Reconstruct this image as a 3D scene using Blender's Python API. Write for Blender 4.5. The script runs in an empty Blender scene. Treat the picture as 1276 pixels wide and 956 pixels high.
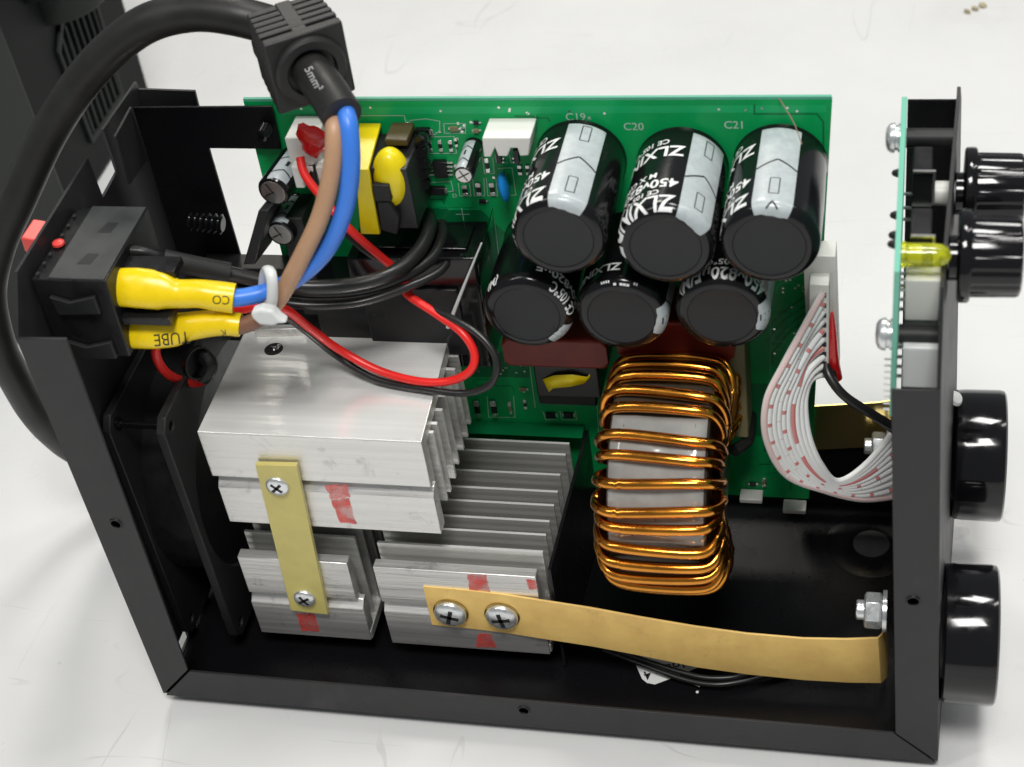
import bpy, bmesh, math, random
from mathutils import Vector, Matrix
from mathutils.geometry import delaunay_2d_cdt
from mathutils.bvhtree import BVHTree
random.seed(7)
S = bpy.context.scene
COL = S.collection
MM = 0.001

# ------------------------------------------------------------------ camera
YAW, PIT, ROLL = math.radians(-17.4), math.radians(41.1), math.radians(-9.5)
FPX, DIST = 2100.0, 741.0          # focal length in photo pixels, distance in mm
fw = Vector((math.sin(YAW)*math.cos(PIT), math.cos(YAW)*math.cos(PIT), -math.sin(PIT)))
r_ = Vector((math.cos(YAW), -math.sin(YAW), 0)); u_ = r_.cross(fw)
RT = math.cos(ROLL)*r_ + math.sin(ROLL)*u_
UP = -math.sin(ROLL)*r_ + math.cos(ROLL)*u_
def ray(px, py): return RT*((px-638)/FPX) - UP*((py-478)/FPX) + fw
CAMP = -ray(205, 865)*DIST
def at(px, py, x=None, y=None, z=None):
    """point of the place (mm) seen at a photo pixel, on a known plane x, y or z"""
    q = ray(px, py)
    i, v = (0, x) if x is not None else (1, y) if y is not None else (2, z)
    return CAMP + q*((v-CAMP[i])/q[i])
cd = bpy.data.cameras.new('camera'); cam = bpy.data.objects.new('camera', cd); COL.objects.link(cam)
m3 = Matrix((RT, UP, -fw)).transposed()
cam.matrix_world = Matrix.Translation(CAMP*MM) @ m3.to_4x4()
cd.sensor_width = 36; cd.lens = FPX/1276*36; cd.clip_start = 0.02; cd.clip_end = 50
cd.dof.use_dof = True; cd.dof.focus_distance = 0.71; cd.dof.aperture_fstop = 15
S.camera = cam

# ------------------------------------------------------------------ light
w = bpy.data.worlds.new('World'); S.world = w; w.use_nodes = True
bg = w.node_tree.nodes['Background']; bg.inputs[0].default_value = (0.93, 0.96, 1, 1); bg.inputs[1].default_value = 0.21
def area(name, loc, target, sx, sy, power, col=(1, 0.985, 0.955)):
    l = bpy.data.lights.new(name, 'AREA'); l.shape = 'RECTANGLE'; l.size = sx; l.size_y = sy; l.energy = power; l.color = col
    o = bpy.data.objects.new(name, l); COL.objects.link(o); o.location = loc
    d = Vector(target)-Vector(loc); o.rotation_euler = d.to_track_quat('-Z', 'Y').to_euler()
    return o
area('ceiling_lamp', (0.42, -0.80, 2.1), (0.15, 0.05, 0), 0.60, 0.45, 31)
area('ceiling_lamp', (0.55, 0.75, 2.2), (0.15, 0.05, 0), 0.45, 0.35, 16)
area('ceiling_lamp', (-0.50, 1.98, 2.05), (0.1, 0.05, 0.1), 0.50, 0.55, 17, (1, 0.96, 0.86))
area('ceiling_lamp', (1.35, 0.7, 2.0), (0.2, 0.05, 0.1), 0.15, 1.2, 7)
area('ceiling_lamp', (-0.9, -0.7, 2.2), (0.1, 0.05, 0.1), 0.15, 1.2, 9)
S.view_settings.view_transform = 'Standard'; S.view_settings.look = 'None'
S.view_settings.exposure = 0; S.view_settings.gamma = 1
S.render.engine = 'CYCLES'; S.render.resolution_x = 1024; S.render.resolution_y = 767

# ------------------------------------------------------------------ materials
MATS = {}
def mat(name, col, rough=0.5, metal=0.0, var=0.0, vscale=60, bump=0.0, bscale=800, rvar=0.0, stretch=None, coat=0, trans=0, alpha=1, spec=0.5, sss=0, emit=None, scuff=None):
    m = bpy.data.materials.new(name); m.use_nodes = True
    nt = m.node_tree; b = nt.nodes['Principled BSDF']; N = nt.nodes.new; K = nt.links.new
    b.inputs['Base Color'].default_value = (*col, 1); b.inputs['Roughness'].default_value = rough
    b.inputs['Metallic'].default_value = metal; b.inputs['Coat Weight'].default_value = coat; b.inputs['Coat Roughness'].default_value = 0.08
    b.inputs['Transmission Weight'].default_value = trans; b.inputs['Alpha'].default_value = alpha
    b.inputs['Specular IOR Level'].default_value = spec
    if sss: b.inputs['Subsurface Weight'].default_value = sss; b.inputs['Subsurface Radius'].default_value = (.004, .004, .003); b.inputs['Subsurface Scale'].default_value = 1
    tc = N('ShaderNodeTexCoord'); mp = N('ShaderNodeMapping'); K(tc.outputs['Object'], mp.inputs[0])
    if stretch: mp.inputs['Scale'].default_value = stretch
    if var or rvar or scuff:
        n = N('ShaderNodeTexNoise'); n.inputs['Scale'].default_value = vscale; n.inputs['Detail'].default_value = 6; n.inputs['Roughness'].default_value = .62
        K(mp.outputs[0], n.inputs['Vector'])
    last = None
    if var:
        mx = N('ShaderNodeMix'); mx.data_type = 'RGBA'
        mr = N('ShaderNodeMapRange'); mr.inputs[1].default_value = .3; mr.inputs[2].default_value = .7
        K(n.outputs[0], mr.inputs[0]); K(mr.outputs[0], mx.inputs[0])
        mx.inputs[6].default_value = (*[c*(1-var) for c in col], 1); mx.inputs[7].default_value = (*[min(1, c*(1+var)) for c in col], 1)
        K(mx.outputs[2], b.inputs['Base Color']); last = mx.outputs[2]
    if scuff:
        sc, amt, sscale = scuff
        n2 = N('ShaderNodeTexNoise'); n2.inputs['Scale'].default_value = sscale; n2.inputs['Detail'].default_value = 9; n2.inputs['Roughness'].default_value = .7; n2.inputs['Distortion'].default_value = .6
        K(tc.outputs['Object'], n2.inputs['Vector'])
        rr = N('ShaderNodeMapRange'); rr.inputs[1].default_value = .58; rr.inputs[2].default_value = .72; rr.inputs[3].default_value = 0; rr.inputs[4].default_value = amt
        K(n2.outputs[0], rr.inputs[0])
        m2 = N('ShaderNodeMix'); m2.data_type = 'RGBA'; K(rr.outputs[0], m2.inputs[0])
        if last: K(last, m2.inputs[6])
        else: m2.inputs[6].default_value = (*col, 1)
        m2.inputs[7].default_value = (*sc, 1); K(m2.outputs[2], b.inputs['Base Color'])
    if rvar:
        r = N('ShaderNodeMapRange'); r.inputs[1].default_value = .3; r.inputs[2].default_value = .7
        r.inputs[3].default_value = max(.02, rough-rvar); r.inputs[4].default_value = min(1, rough+rvar)
        K(n.outputs[0], r.inputs[0]); K(r.outputs[0], b.inputs['Roughness'])
    if bump:
        nb = N('ShaderNodeTexNoise'); nb.inputs['Scale'].default_value = bscale; nb.inputs['Detail'].default_value = 3
        K(mp.outputs[0], nb.inputs['Vector'])
        bp = N('ShaderNodeBump'); bp.inputs['Strength'].default_value = bump; bp.inputs['Distance'].default_value = .0004
        K(nb.outputs[0], bp.inputs['Height']); K(bp.outputs[0], b.inputs['Normal'])
    MATS[name] = m
    return m
def table_mat():
    m = mat('table', (.70, .703, .698), .3, var=.03, vscale=9, rvar=.08, bump=.05, bscale=300, scuff=((.58, .575, .565), .42, 5))
    nt = m.node_tree; N = nt.nodes.new; K = nt.links.new; b = nt.nodes['Principled BSDF']
    src = b.inputs['Base Color'].links[0].from_socket
    tc = N('ShaderNodeTexCoord'); fac = None
    def band(scale, sx, rot, width, mscale, mlo):
        mp = N('ShaderNodeMapping'); mp.inputs['Scale'].default_value = sx; mp.inputs['Rotation'].default_value = (0, 0, rot); K(tc.outputs['Object'], mp.inputs[0])
        n = N('ShaderNodeTexNoise'); n.inputs['Scale'].default_value = scale; n.inputs['Detail'].default_value = 1.5; K(mp.outputs[0], n.inputs['Vector'])
        a = N('ShaderNodeMath'); a.operation = 'SUBTRACT'; a.inputs[1].default_value = .5; K(n.outputs[0], a.inputs[0])
        c = N('ShaderNodeMath'); c.operation = 'ABSOLUTE'; K(a.outputs[0], c.inputs[0])
        l = N('ShaderNodeMath'); l.operation = 'LESS_THAN'; l.inputs[1].default_value = width; K(c.outputs[0], l.inputs[0])
        k = N('ShaderNodeTexNoise'); k.inputs['Scale'].default_value = mscale; k.inputs['Detail'].default_value = 2; K(tc.outputs['Object'], k.inputs['Vector'])
        r = N('ShaderNodeMapRange'); r.inputs[1].default_value = mlo; r.inputs[2].default_value = mlo+.08; K(k.outputs[0], r.inputs[0])
        q = N('ShaderNodeMath'); q.operation = 'MULTIPLY'; K(l.outputs[0], q.inputs[0]); K(r.outputs[0], q.inputs[1])
        return q.outputs[0]
    s1 = band(5, (1, 6, 1), .5, .0035, 16, .56); s2 = band(4, (7, 1, 1), .2, .003, 13, .57)
    v = N('ShaderNodeTexVoronoi'); v.inputs['Scale'].default_value = 38; K(tc.outputs['Object'], v.inputs['Vector'])
    ls = N('ShaderNodeMath'); ls.operation = 'LESS_THAN'; ls.inputs[1].default_value = .035; K(v.outputs['Distance'], ls.inputs[0])
    sp = N('ShaderNodeSeparateColor'); K(v.outputs['Color'], sp.inputs[0]); gt = N('ShaderNodeMath'); gt.operation = 'GREATER_THAN'; gt.inputs[1].default_value = .72; K(sp.outputs[0], gt.inputs[0])
    dm = N('ShaderNodeMath'); dm.operation = 'MULTIPLY'; K(ls.outputs[0], dm.inputs[0]); K(gt.outputs[0], dm.inputs[1])
    a1 = N('ShaderNodeMath'); a1.operation = 'MAXIMUM'; K(s1, a1.inputs[0]); K(s2, a1.inputs[1])
    a2 = N('ShaderNodeMath'); a2.operation = 'MAXIMUM'; K(a1.outputs[0], a2.inputs[0]); K(dm.outputs[0], a2.inputs[1])
    sc = N('ShaderNodeMath'); sc.operation = 'MULTIPLY'; sc.inputs[1].default_value = .26; K(a2.outputs[0], sc.inputs[0])
    mx = N('ShaderNodeMix'); mx.data_type = 'RGBA'; K(sc.outputs[0], mx.inputs[0]); K(src, mx.inputs[6]); mx.inputs[7].default_value = (.36, .35, .33, 1); K(mx.outputs[2], b.inputs['Base Color'])
table_mat()
mat('powder', (.019, .0185, .020), .48, spec=.4, var=.12, vscale=90, bump=.22, bscale=2600, rvar=.06, scuff=((.05, .05, .052), .5, 22))
mat('black_shaded', (.005, .005, .006), .27, spec=.16, bump=.18, bscale=2400, rvar=.06, vscale=40)  # same black paint as powder, interior shade put into a darker base
mat('plastic', (.010, .010, .011), .34, spec=.35, var=.2, vscale=120, rvar=.1)
mat('plastic_matte', (.015, .0155, .016), .5, spec=.35, var=.15, vscale=120, bump=.1, bscale=1500)
mat('gloss', (.005, .005, .006), .10, rvar=.05, vscale=200, spec=.45)
mat('rubber', (.016, .016, .0155), .45, spec=.35, var=.2, vscale=60, rvar=.08, bump=.08, bscale=900)
mat('rubber_mould', (.017, .017, .017), .5, var=.2, vscale=100, bump=.1, bscale=1200)
mat('alu', (.82, .82, .80), .36, 1, var=.06, vscale=50, rvar=.10, stretch=(.05, 6, 6), bump=.35, bscale=500, scuff=((.42, .41, .40), .6, 120))
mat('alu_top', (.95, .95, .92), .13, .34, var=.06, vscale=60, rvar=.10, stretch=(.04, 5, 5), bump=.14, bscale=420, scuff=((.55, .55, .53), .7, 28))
mat('alu_fin', (.70, .70, .67), .36, .65, var=.08, vscale=80, rvar=.1, stretch=(.03, 6, 6))
mat('fin_highlight', (.92, .92, .90), .45, .35)
mat('alu_cut', (.80, .79, .765), .40, .75, var=.13, vscale=60, bump=.35, bscale=300, rvar=.14, stretch=(.10, 4, 4), scuff=((.36, .35, .35), .75, 70))
mat('ferrite', (.012, .012, .013), .4)
mat('pcb', (.004, .35, .095), .32, var=.14, vscale=18, rvar=.05, spec=.22)
mat('pcb_edge', (.10, .40, .27), .5)
mat('mask_dark', (.002, .16, .05), .3, spec=.35)
mat('mask_light', (.008, .40, .13), .3, spec=.35)
mat('silk', (.42, .62, .50), .6)
mat('board_edge', (.16, .48, .36), .42)
mat('sleeve', (.006, .006, .007), .17, rvar=.05, vscale=140, coat=.08, spec=.34)
mat('cap_disc', (.017, .018, .020), .45, var=.06, vscale=60, spec=.35)
mat('stripe', (.43, .475, .49), .34, var=.10, vscale=300, coat=.3)
mat('ink_white', (.78, .79, .78), .5)
mat('ink_black', (.012, .012, .014), .5)
mat('tin', (.74, .74, .72), .28, 1, var=.1, vscale=200)
mat('zinc', (.80, .82, .83), .3, .8, var=.12, vscale=300, rvar=.08)
mat('solder', (.8, .8, .79), .25, 1)
mat('brass', (.96, .62, .20), .46, .08, var=.12, vscale=70, rvar=.08, stretch=(1, 1, 1), bump=.12, bscale=160, scuff=((.60, .40, .14), .5, 110))
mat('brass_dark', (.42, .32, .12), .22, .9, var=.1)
mat('fr4', (.60, .52, .165), .42, var=.07, vscale=90, scuff=((.42, .36, .12), .5, 70), coat=.1)
m = mat('red_ink', (.78, .09, .075), .45, var=.2, vscale=200)
n = m.node_tree.nodes.new('ShaderNodeTexNoise'); n.inputs['Scale'].default_value = 130; n.inputs['Detail'].default_value = 5
r = m.node_tree.nodes.new('ShaderNodeMapRange'); r.inputs[1].default_value = .35; r.inputs[2].default_value = .62; r.inputs[3].default_value = .35; r.inputs[4].default_value = .85
tcx = m.node_tree.nodes.new('ShaderNodeTexCoord'); m.node_tree.links.new(tcx.outputs['Object'], n.inputs['Vector']); m.node_tree.links.new(n.outputs[0], r.inputs[0]); m.node_tree.links.new(r.outputs[0], m.node_tree.nodes['Principled BSDF'].inputs['Alpha'])
mat('red_glue', (.62, .012, .012), .22, coat=.4, var=.15, vscale=200)
mat('yellow', (.86, .62, .004), .28, var=.06, vscale=120, rvar=.06, sss=.08)
mat('yellow_tape', (.83, .66, .006), .3, var=.06, vscale=150, bump=.2, bscale=300)
mat('blue_wire', (.045, .21, .76), .36, var=.05, vscale=90)
mat('brown_wire', (.47, .275, .16), .42, var=.06, vscale=90)
mat('brown_dark', (.20, .095, .055), .42)
mat('red_wire', (.82, .022, .018), .33)
mat('black_wire', (.016, .016, .016), .33, rvar=.08, vscale=90)
mat('white_plastic', (.72, .72, .68), .4, sss=.08)
mat('nylon', (.70, .72, .71), .35, sss=.1)
mat('film_cap', (.20, .022, .013), .33, var=.12, vscale=60, spec=.3)
mat('tan', (.22, .20, .10), .5)
mat('blue_disc', (.015, .25, .70), .2, coat=.3)
mat('copper', (.74, .285, .03), .17, 1, var=.22, vscale=60, rvar=.06, coat=.35)
mat('core_wrap', (.33, .33, .315), .12, var=.25, vscale=35, coat=.8, bump=1.0, bscale=70)
mat('core_dark', (.045, .038, .028), .4, var=.3, vscale=60)
mat('led', (.78, .82, .03), .1, trans=.75, spec=.5, sss=.0)
mat('led_die', (.9, .85, .05), .4)
mat('clear', (.9, .93, .92), .06, trans=1)
mat('glue_white', (.75, .75, .73), .3, sss=.2)
mat('paper', (.70, .70, .69), .55)
mat('far_body', (.006, .007, .007), .55, spec=.14, var=.1, vscale=20)
mat('far_body_light', (.017, .020, .019), .5, spec=.18)
mat('red_plastic', (.72, .06, .05), .35)
mat('switch_top', (.040, .043, .043), .45, var=.2, vscale=90, rvar=.1)
mat('bobbin_tan', (.07, .05, .02), .4)
mat('faint_print', (.34, .34, .34), .5)
mat('crumb', (.42, .36, .22), .7)
mat('fibre', (.22, .15, .1), .6)
# printed ribbon: a dash pattern along the strand
def ribbon_mat(name, ink, period, duty):
    m = mat(name, (.93, .94, .93), .36, sss=.06); nt = m.node_tree; b = nt.nodes['Principled BSDF']
    a = nt.nodes.new('ShaderNodeAttribute'); a.attribute_name = 's'
    d = nt.nodes.new('ShaderNodeMath'); d.operation = 'DIVIDE'; d.inputs[1].default_value = period
    f = nt.nodes.new('ShaderNodeMath'); f.operation = 'FRACT'
    l = nt.nodes.new('ShaderNodeMath'); l.operation = 'LESS_THAN'; l.inputs[1].default_value = duty
    mx = nt.nodes.new('ShaderNodeMix'); mx.data_type = 'RGBA'; mx.inputs[6].default_value = (.93, .94, .93, 1); mx.inputs[7].default_value = (*ink, 1)
    K = nt.links.new
    K(a.outputs['Fac'], d.inputs[0]); K(d.outputs[0], f.inputs[0]); K(f.outputs[0], l.inputs[0]); 
    a2 = nt.nodes.new('ShaderNodeAttribute'); a2.attribute_name = 'c'
    g = nt.nodes.new('ShaderNodeMath'); g.operation = 'GREATER_THAN'; g.inputs[1].default_value = .74; K(a2.outputs['Fac'], g.inputs[0])
    mm = nt.nodes.new('ShaderNodeMath'); mm.operation = 'MULTIPLY'; K(l.outputs[0], mm.inputs[0]); K(g.outputs[0], mm.inputs[1])
    K(mm.outputs[0], mx.inputs[0]); K(mx.outputs[2], b.inputs['Base Color'])
ribbon_mat('ribbon_plain', (.7, .7, .69), 20, .0)
ribbon_mat('ribbon_red', (.72, .26, .25), 26, .72)
ribbon_mat('ribbon_reddash', (.70, .26, .25), 9, .2)
ribbon_mat('ribbon_dot', (.66, .50, .50), 9, .03)
ribbon_mat('ribbon_pink', (.86, .64, .62), 90, .99)

# ------------------------------------------------------------------ mesh helpers (mm)
WM = {}
def link(name, me, material, parent=None, world=None, label=None, smooth=30, bevel=0, bseg=2, kind=None):
    o = bpy.data.objects.new(name, me); COL.objects.link(o)
    if me is not None and material:
        if not me.materials: me.materials.append(MATS[material])
    world = world or Matrix.Identity(4)
    WM[o.name] = world
    if parent:
        o.parent = parent; o.matrix_parent_inverse = WM[parent.name].inverted()
    o.matrix_basis = world
    if label: o['label'] = label
    if kind: o['kind'] = kind
    if bevel:
        b = o.modifiers.new('bevel', 'BEVEL'); b.width = bevel*MM; b.segments = bseg; b.limit_method = 'ANGLE'; b.angle_limit = math.radians(35); b.harden_normals = False
    return o
def empty(name, loc, label=None, cat=None, parent=None, group=None):
    o = bpy.data.objects.new(name, None); COL.objects.link(o); o.empty_display_size = .01
    w = Matrix.Translation(Vector(loc)*MM); WM[o.name] = w
    if parent: o.parent = parent; o.matrix_parent_inverse = WM[parent.name].inverted()
    o.matrix_basis = w
    if label: o['label'] = label
    if cat: o['category'] = cat
    if group: o['group'] = group
    return o
def dup(o, parent, world):
    c = o.copy(); COL.objects.link(c); WM[c.name] = world
    if parent: c.parent = parent; c.matrix_parent_inverse = WM[parent.name].inverted()
    c.matrix_basis = world
    return c
class B:
    """collects geometry in mm"""
    def __init__(s): s.v = []; s.f = []; s.s = None; s.c = []
    def add(s, vs, fs):
        k = len(s.v); s.v += [tuple(p) for p in vs]; s.f += [tuple(i+k for i in f) for f in fs]; return s
    def box(s, a, b):
        x0, y0, z0 = a; x1, y1, z1 = b
        return s.add([(x0,y0,z0),(x1,y0,z0),(x1,y1,z0),(x0,y1,z0),(x0,y0,z1),(x1,y0,z1),(x1,y1,z1),(x0,y1,z1)],
                     [(0,3,2,1),(4,5,6,7),(0,1,5,4),(1,2,6,5),(2,3,7,6),(3,0,4,7)])
    def hexa(s, near, far):      # two quads (same winding)
        return s.add(list(near)+list(far), [(0,1,2,3),(7,6,5,4),(0,4,5,1),(1,5,6,2),(2,6,7,3),(3,7,4,0)])
    def prism(s, poly, fn, t0, t1, holes=()):
        """2-D polygon with holes, extruded; fn(a, b, t) -> xyz"""
        pts = [Vector(p) for p in poly]; edges = [(i, (i+1) % len(poly)) for i in range(len(poly))]
        for h in holes:
            k = len(pts); pts += [Vector(p) for p in h]; edges += [(k+i, k+(i+1) % len(h)) for i in range(len(h))]
        if holes or len(poly) > 4:
            vv, ee, ff = delaunay_2d_cdt(pts, edges, [], 0, 1e-6)[:3]
            def inside(q, P):
                c = False; j = len(P)-1
                for i in range(len(P)):
                    if (P[i][1] > q[1]) != (P[j][1] > q[1]) and q[0] < (P[j][0]-P[i][0])*(q[1]-P[i][1])/(P[j][1]-P[i][1])+P[i][0]: c = not c
                    j = i
                return c
            tris = []
            for f in ff:
                c = sum((vv[i] for i in f), Vector((0, 0)))/len(f)
                if inside(c, poly) and not any(inside(c, h) for h in holes): tris.append(tuple(f))
        else:
            vv = pts; tris = [tuple(range(len(poly)))]
        n = len(vv); V = [fn(p[0], p[1], t0) for p in vv]+[fn(p[0], p[1], t1) for p in vv]
        Fs = list(tris)+[tuple(i+n for i in reversed(f)) for f in tris]
        cnt = {}
        for f in tris:
            for i in range(len(f)):
                e = (f[i], f[(i+1) % len(f)]); cnt[e] = cnt.get(e, 0)+1
        for (a, b) in cnt:
            if (b, a) not in cnt: Fs.append((b, a, a+n, b+n))
        return s.add(V, Fs)
    def lathe(s, prof, p0, axis, seg=48, flute=None):
        """profile [(r, t)], around axis from p0"""
        ax = Vector(axis).normalized(); e1 = ax.orthogonal().normalized(); e2 = ax.cross(e1); p0 = Vector(p0)
        V = []; F = []
        for (r, t) in prof:
            for k in range(seg):
                a = 2*math.pi*k/seg; rr = r
                if flute: rr = flute(r, t, a)
                V.append(p0+ax*t+(e1*math.cos(a)+e2*math.sin(a))*max(rr, 1e-4))
        for i in range(len(prof)-1):
            for k in range(seg):
                k2 = (k+1) % seg; F.append((i*seg+k, i*seg+k2, (i+1)*seg+k2, (i+1)*seg+k))
        if prof[0][0] > .01: F.append(tuple(reversed(range(seg))))
        if prof[-1][0] > .01: F.append(tuple(range((len(prof)-1)*seg, len(prof)*seg)))
        return s.add(V, F)
    def cyl(s, p0, p1, r, seg=24, r1=None):
        p0 = Vector(p0); p1 = Vector(p1); d = p1-p0
        return s.lathe([(r, 0), (r if r1 is None else r1, d.length)], p0, d, seg)
    def tube(s, pts, r, seg=14, smooth=10, closed=False, flat=None, cap=True):
        """catmull-rom tube; r number or list; flat = (direction, ratio) list for oval sections"""
        P = [Vector(p) for p in pts]; n = len(P); out = []; rad = []
        rs = r if isinstance(r, (list, tuple)) else [r]*n
        m = n if closed else n-1
        for i in range(m):
            g = (lambda k: P[k % n]) if closed else (lambda k: P[max(0, min(n-1, k))])
            a, b, c, d = g(i-1), g(i), g(i+1), g(i+2)
            for k in range(smooth):
                t = k/smooth
                out.append(.5*((2*b)+(c-a)*t+(2*a-5*b+4*c-d)*t*t+(3*b-a-3*c+d)*t**3)); rad.append(rs[i]*(1-t)+rs[(i+1) % n]*t)
        if not closed: out.append(P[-1]); rad.append(rs[-1])
        N = len(out); T = []
        for i in range(N):
            a = out[(i-1) % N] if closed or i else out[0]; b = out[(i+1) % N] if closed or i < N-1 else out[-1]
            T.append((b-a).normalized())
        nrm = T[0].orthogonal().normalized()
        if flat: nrm = (Vector(flat[0])-T[0]*T[0].dot(Vector(flat[0]))).normalized()
        V = []; F = []; L = []; ln = 0
        for i in range(N):
            if i: ln += (out[i]-out[i-1]).length
            if flat: nrm = Vector(flat[0])
            nrm = (nrm-T[i]*nrm.dot(T[i])).normalized(); bi = T[i].cross(nrm)
            fr = 1
            if flat:
                q = flat[1]; u = i/(N-1)*(len(q)-1); j = min(int(u), len(q)-2); fr = q[j]*(1-(u-j))+q[j+1]*(u-j)
            for k in range(seg):
                a = 2*math.pi*k/seg
                V.append(out[i]+(nrm*math.cos(a)*fr+bi*math.sin(a))*rad[i]); L.append(ln); s.c.append(math.cos(a))
        for i in range(N if closed else N-1):
            i2 = (i+1) % N
            for k in range(seg):
                k2 = (k+1) % seg; F.append((i*seg+k, i*seg+k2, i2*seg+k2, i2*seg+k))
        if not closed and cap: F += [tuple(reversed(range(seg))), tuple(range((N-1)*seg, N*seg))]
        if s.s is None: s.s = []
        s.s += [0]*(len(s.v)-len(s.s)); s.s += L
        return s.add(V, F)
    def mesh(s, name, smooth=30, recalc=True):
        me = bpy.data.meshes.new(name)
        me.from_pydata([(x*MM, y*MM, z*MM) for x, y, z in s.v], [], s.f)
        if s.s:
            s.s += [0]*(len(s.v)-len(s.s)); a = me.attributes.new('s', 'FLOAT', 'POINT'); a.data.foreach_set('value', s.s)
            if len(s.c) == len(s.v): a = me.attributes.new('c', 'FLOAT', 'POINT'); a.data.foreach_set('value', s.c)
        if recalc:
            bm = bmesh.new(); bm.from_mesh(me); bmesh.ops.recalc_face_normals(bm, faces=bm.faces); bm.to_mesh(me); bm.free()
        if smooth:
            me.shade_smooth(); me.set_sharp_from_angle(angle=math.radians(smooth))
        return me
    def build(s, name, material, parent=None, label=None, smooth=30, bevel=0, bseg=2, world=None, kind=None):
        return link(name, s.mesh(name, smooth), material, parent, world, label, bevel=bevel, bseg=bseg, kind=kind)
def circ(cx, cy, r, n=24): return [(cx+r*math.cos(2*math.pi*k/n), cy+r*math.sin(2*math.pi*k/n)) for k in range(n)]
XZ = lambda a, b, t: (a, t, b)      # polygon in x-z, thickness along y
YZ = lambda a, b, t: (t, a, b)
XY = lambda a, b, t: (a, b, t)
_font = {}
def text2d(txt, size, bold=0.0, align='LEFT', sub=0):
    """outline text as 2-D mesh in mm, (verts, faces)"""
    cu = bpy.data.curves.new('t', 'FONT'); cu.body = txt; cu.size = size; cu.offset = bold; cu.align_x = align; cu.resolution_u = 3
    o = bpy.data.objects.new('t', cu); COL.objects.link(o)
    dg = bpy.context.evaluated_depsgraph_get(); me = bpy.data.meshes.new_from_object(o.evaluated_get(dg))
    if sub:
        bm = bmesh.new(); bm.from_mesh(me); bmesh.ops.triangulate(bm, faces=bm.faces)
        for _ in range(4):
            le = [e for e in bm.edges if e.calc_length() > sub]
            if not le: break
            bmesh.ops.subdivide_edges(bm, edges=le, cuts=1); bmesh.ops.triangulate(bm, faces=bm.faces)
        bm.to_mesh(me); bm.free()
    V = [v.co.copy() for v in me.vertices]; Fs = [tuple(p.vertices) for p in me.polygons]
    bpy.data.objects.remove(o); bpy.data.curves.remove(cu); bpy.data.meshes.remove(me)
    return V, Fs
def ribbon2d(pts, w):
    """flat polyline strip -> list of quads (2-D)"""
    q = []
    for (a, b) in zip(pts[:-1], pts[1:]):
        a = Vector(a); b = Vector(b); d = (b-a).normalized(); n = Vector((-d[1], d[0]))*w/2; e = d*w/2
        q.append([a-n-e, b-n+e, b+n+e, a+n-e])
    return q

# =================================================================== THE TABLE
tb = B().box((-2200, -1500, -36), (2400, 2600, -6)).build('table_top', 'table', bevel=2)
tb['kind'] = 'structure'

# =================================================================== THE OPEN WELDING MACHINE
WMCH = empty('welding_machine', (165, 70, -6), 'opened black welding machine standing on the table with its circuit board, heatsinks and capacitors exposed', 'welding machine')
L, W = 330.0, 137.0
FPX_ = lambda y, z: L - .036*z + .045*y          # slightly leaning front panel
def burr(name, x, y, z, parent, r=2.1):          # threaded extruded hole in a flange
    b = B().lathe([(r+.9, 0), (r+.5, -.5), (r, -.6), (r-.1, 0), (r-.35, .4), (r, .8), (r-.35, 1.2), (r, 1.6), (r-.35, 2.0), (r, 2.4), (r-.3, 2.8), (r+.6, 2.9), (r+.9, 0)], (x, y, z), (0, 1, 0), 20)
    return b.build(name, 'plastic', parent, smooth=25)
# rear panel (left in the photo) with notch, switch opening, fan opening and vent slots
rear_poly = [(0, .8), (W, .8), (W, 227), (100.5, 228), (100.5, 208), (84, 207), (83, 226.5), (14, 225), (0, 206)]
slots = [[(22+k*18, 1.7), (31+k*18, 1.7), (31+k*18, 9), (22+k*18, 9)] for k in range(3)]
rp = B().prism(rear_poly, YZ, 0, 1.2, holes=[circ(80, 75, 51, 40), [(22, 182), (60, 182), (60, 216), (22, 216)]]+slots)
rp = rp.build('rear_panel', 'powder', WMCH, 'black rear panel with notched top edge')
fl = B().prism([(0.0, .9), (16.4, 19.4), (20.3, 206.5), (.2, 206)], XZ, -.6, .6, holes=[circ(10.5, 110.3, 2.0, 16)]).build('mounting_flange', 'powder', rp, bevel=.2, bseg=1)
burr('threaded_hole', 10.5, -.55, 110.3, rp)
B().prism([(0, 1), (19, 18), (26, 223), (1.2, 224)], XZ, W-1.2, W).build('rear_flange', 'powder', rp)
# bottom panel
bp_ = B().box((0, 0.7, 0), (L, W, 1.2)).build('bottom_panel', 'black_shaded', WMCH)
B().prism([(1, 0), (L-1, -1.6), (312.6, 15.0), (16.9, 18.4)], XZ, -.6, .6, holes=[circ(163.5, 10.6, 2.0, 16)]).build('mounting_flange', 'powder', bp_, bevel=.2, bseg=1)
burr('threaded_hole', 163.5, -.55, 10.6, bp_)
B().box((20, W-1.2, 1.3), (L-20, W, 17)).build('rear_flange', 'powder', bp_)
# front panel (right in the photo)
def FPN(off): return lambda y, z, t: (FPX_(y, z)+off+t, y, z)
fpp = B().prism([(0, -1), (W, 0), (W, 218), (128, 229), (120, 226), (16, 226), (0, 197)], FPN(0), -1.3, 0,
                holes=[circ(28, 46, 19, 28), circ(110, 61, 19, 28), circ(42, 219, 4, 14), circ(88, 212, 4, 14)]).build('front_panel', 'powder', WMCH, 'black front panel seen edge on')
B().prism([(L, -1.2), (313.2, 15.4), (307.4, 196.4), (FPX_(0, 197), 197)], XZ, -.6, .6, holes=[circ(317.5, 94.5, 2.0, 16)]).build('mounting_flange', 'powder', fpp, bevel=.2, bseg=1)
burr('threaded_hole', 317.5, -.55, 94.5, fpp)
B().prism([(FPX_(W, 0)-1.5, 0), (311, 18), (309, 218), (FPX_(W, 218)-1.4, 218)], XZ, W-1.2, W).build('rear_flange', 'black_shaded', fpp)
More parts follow.
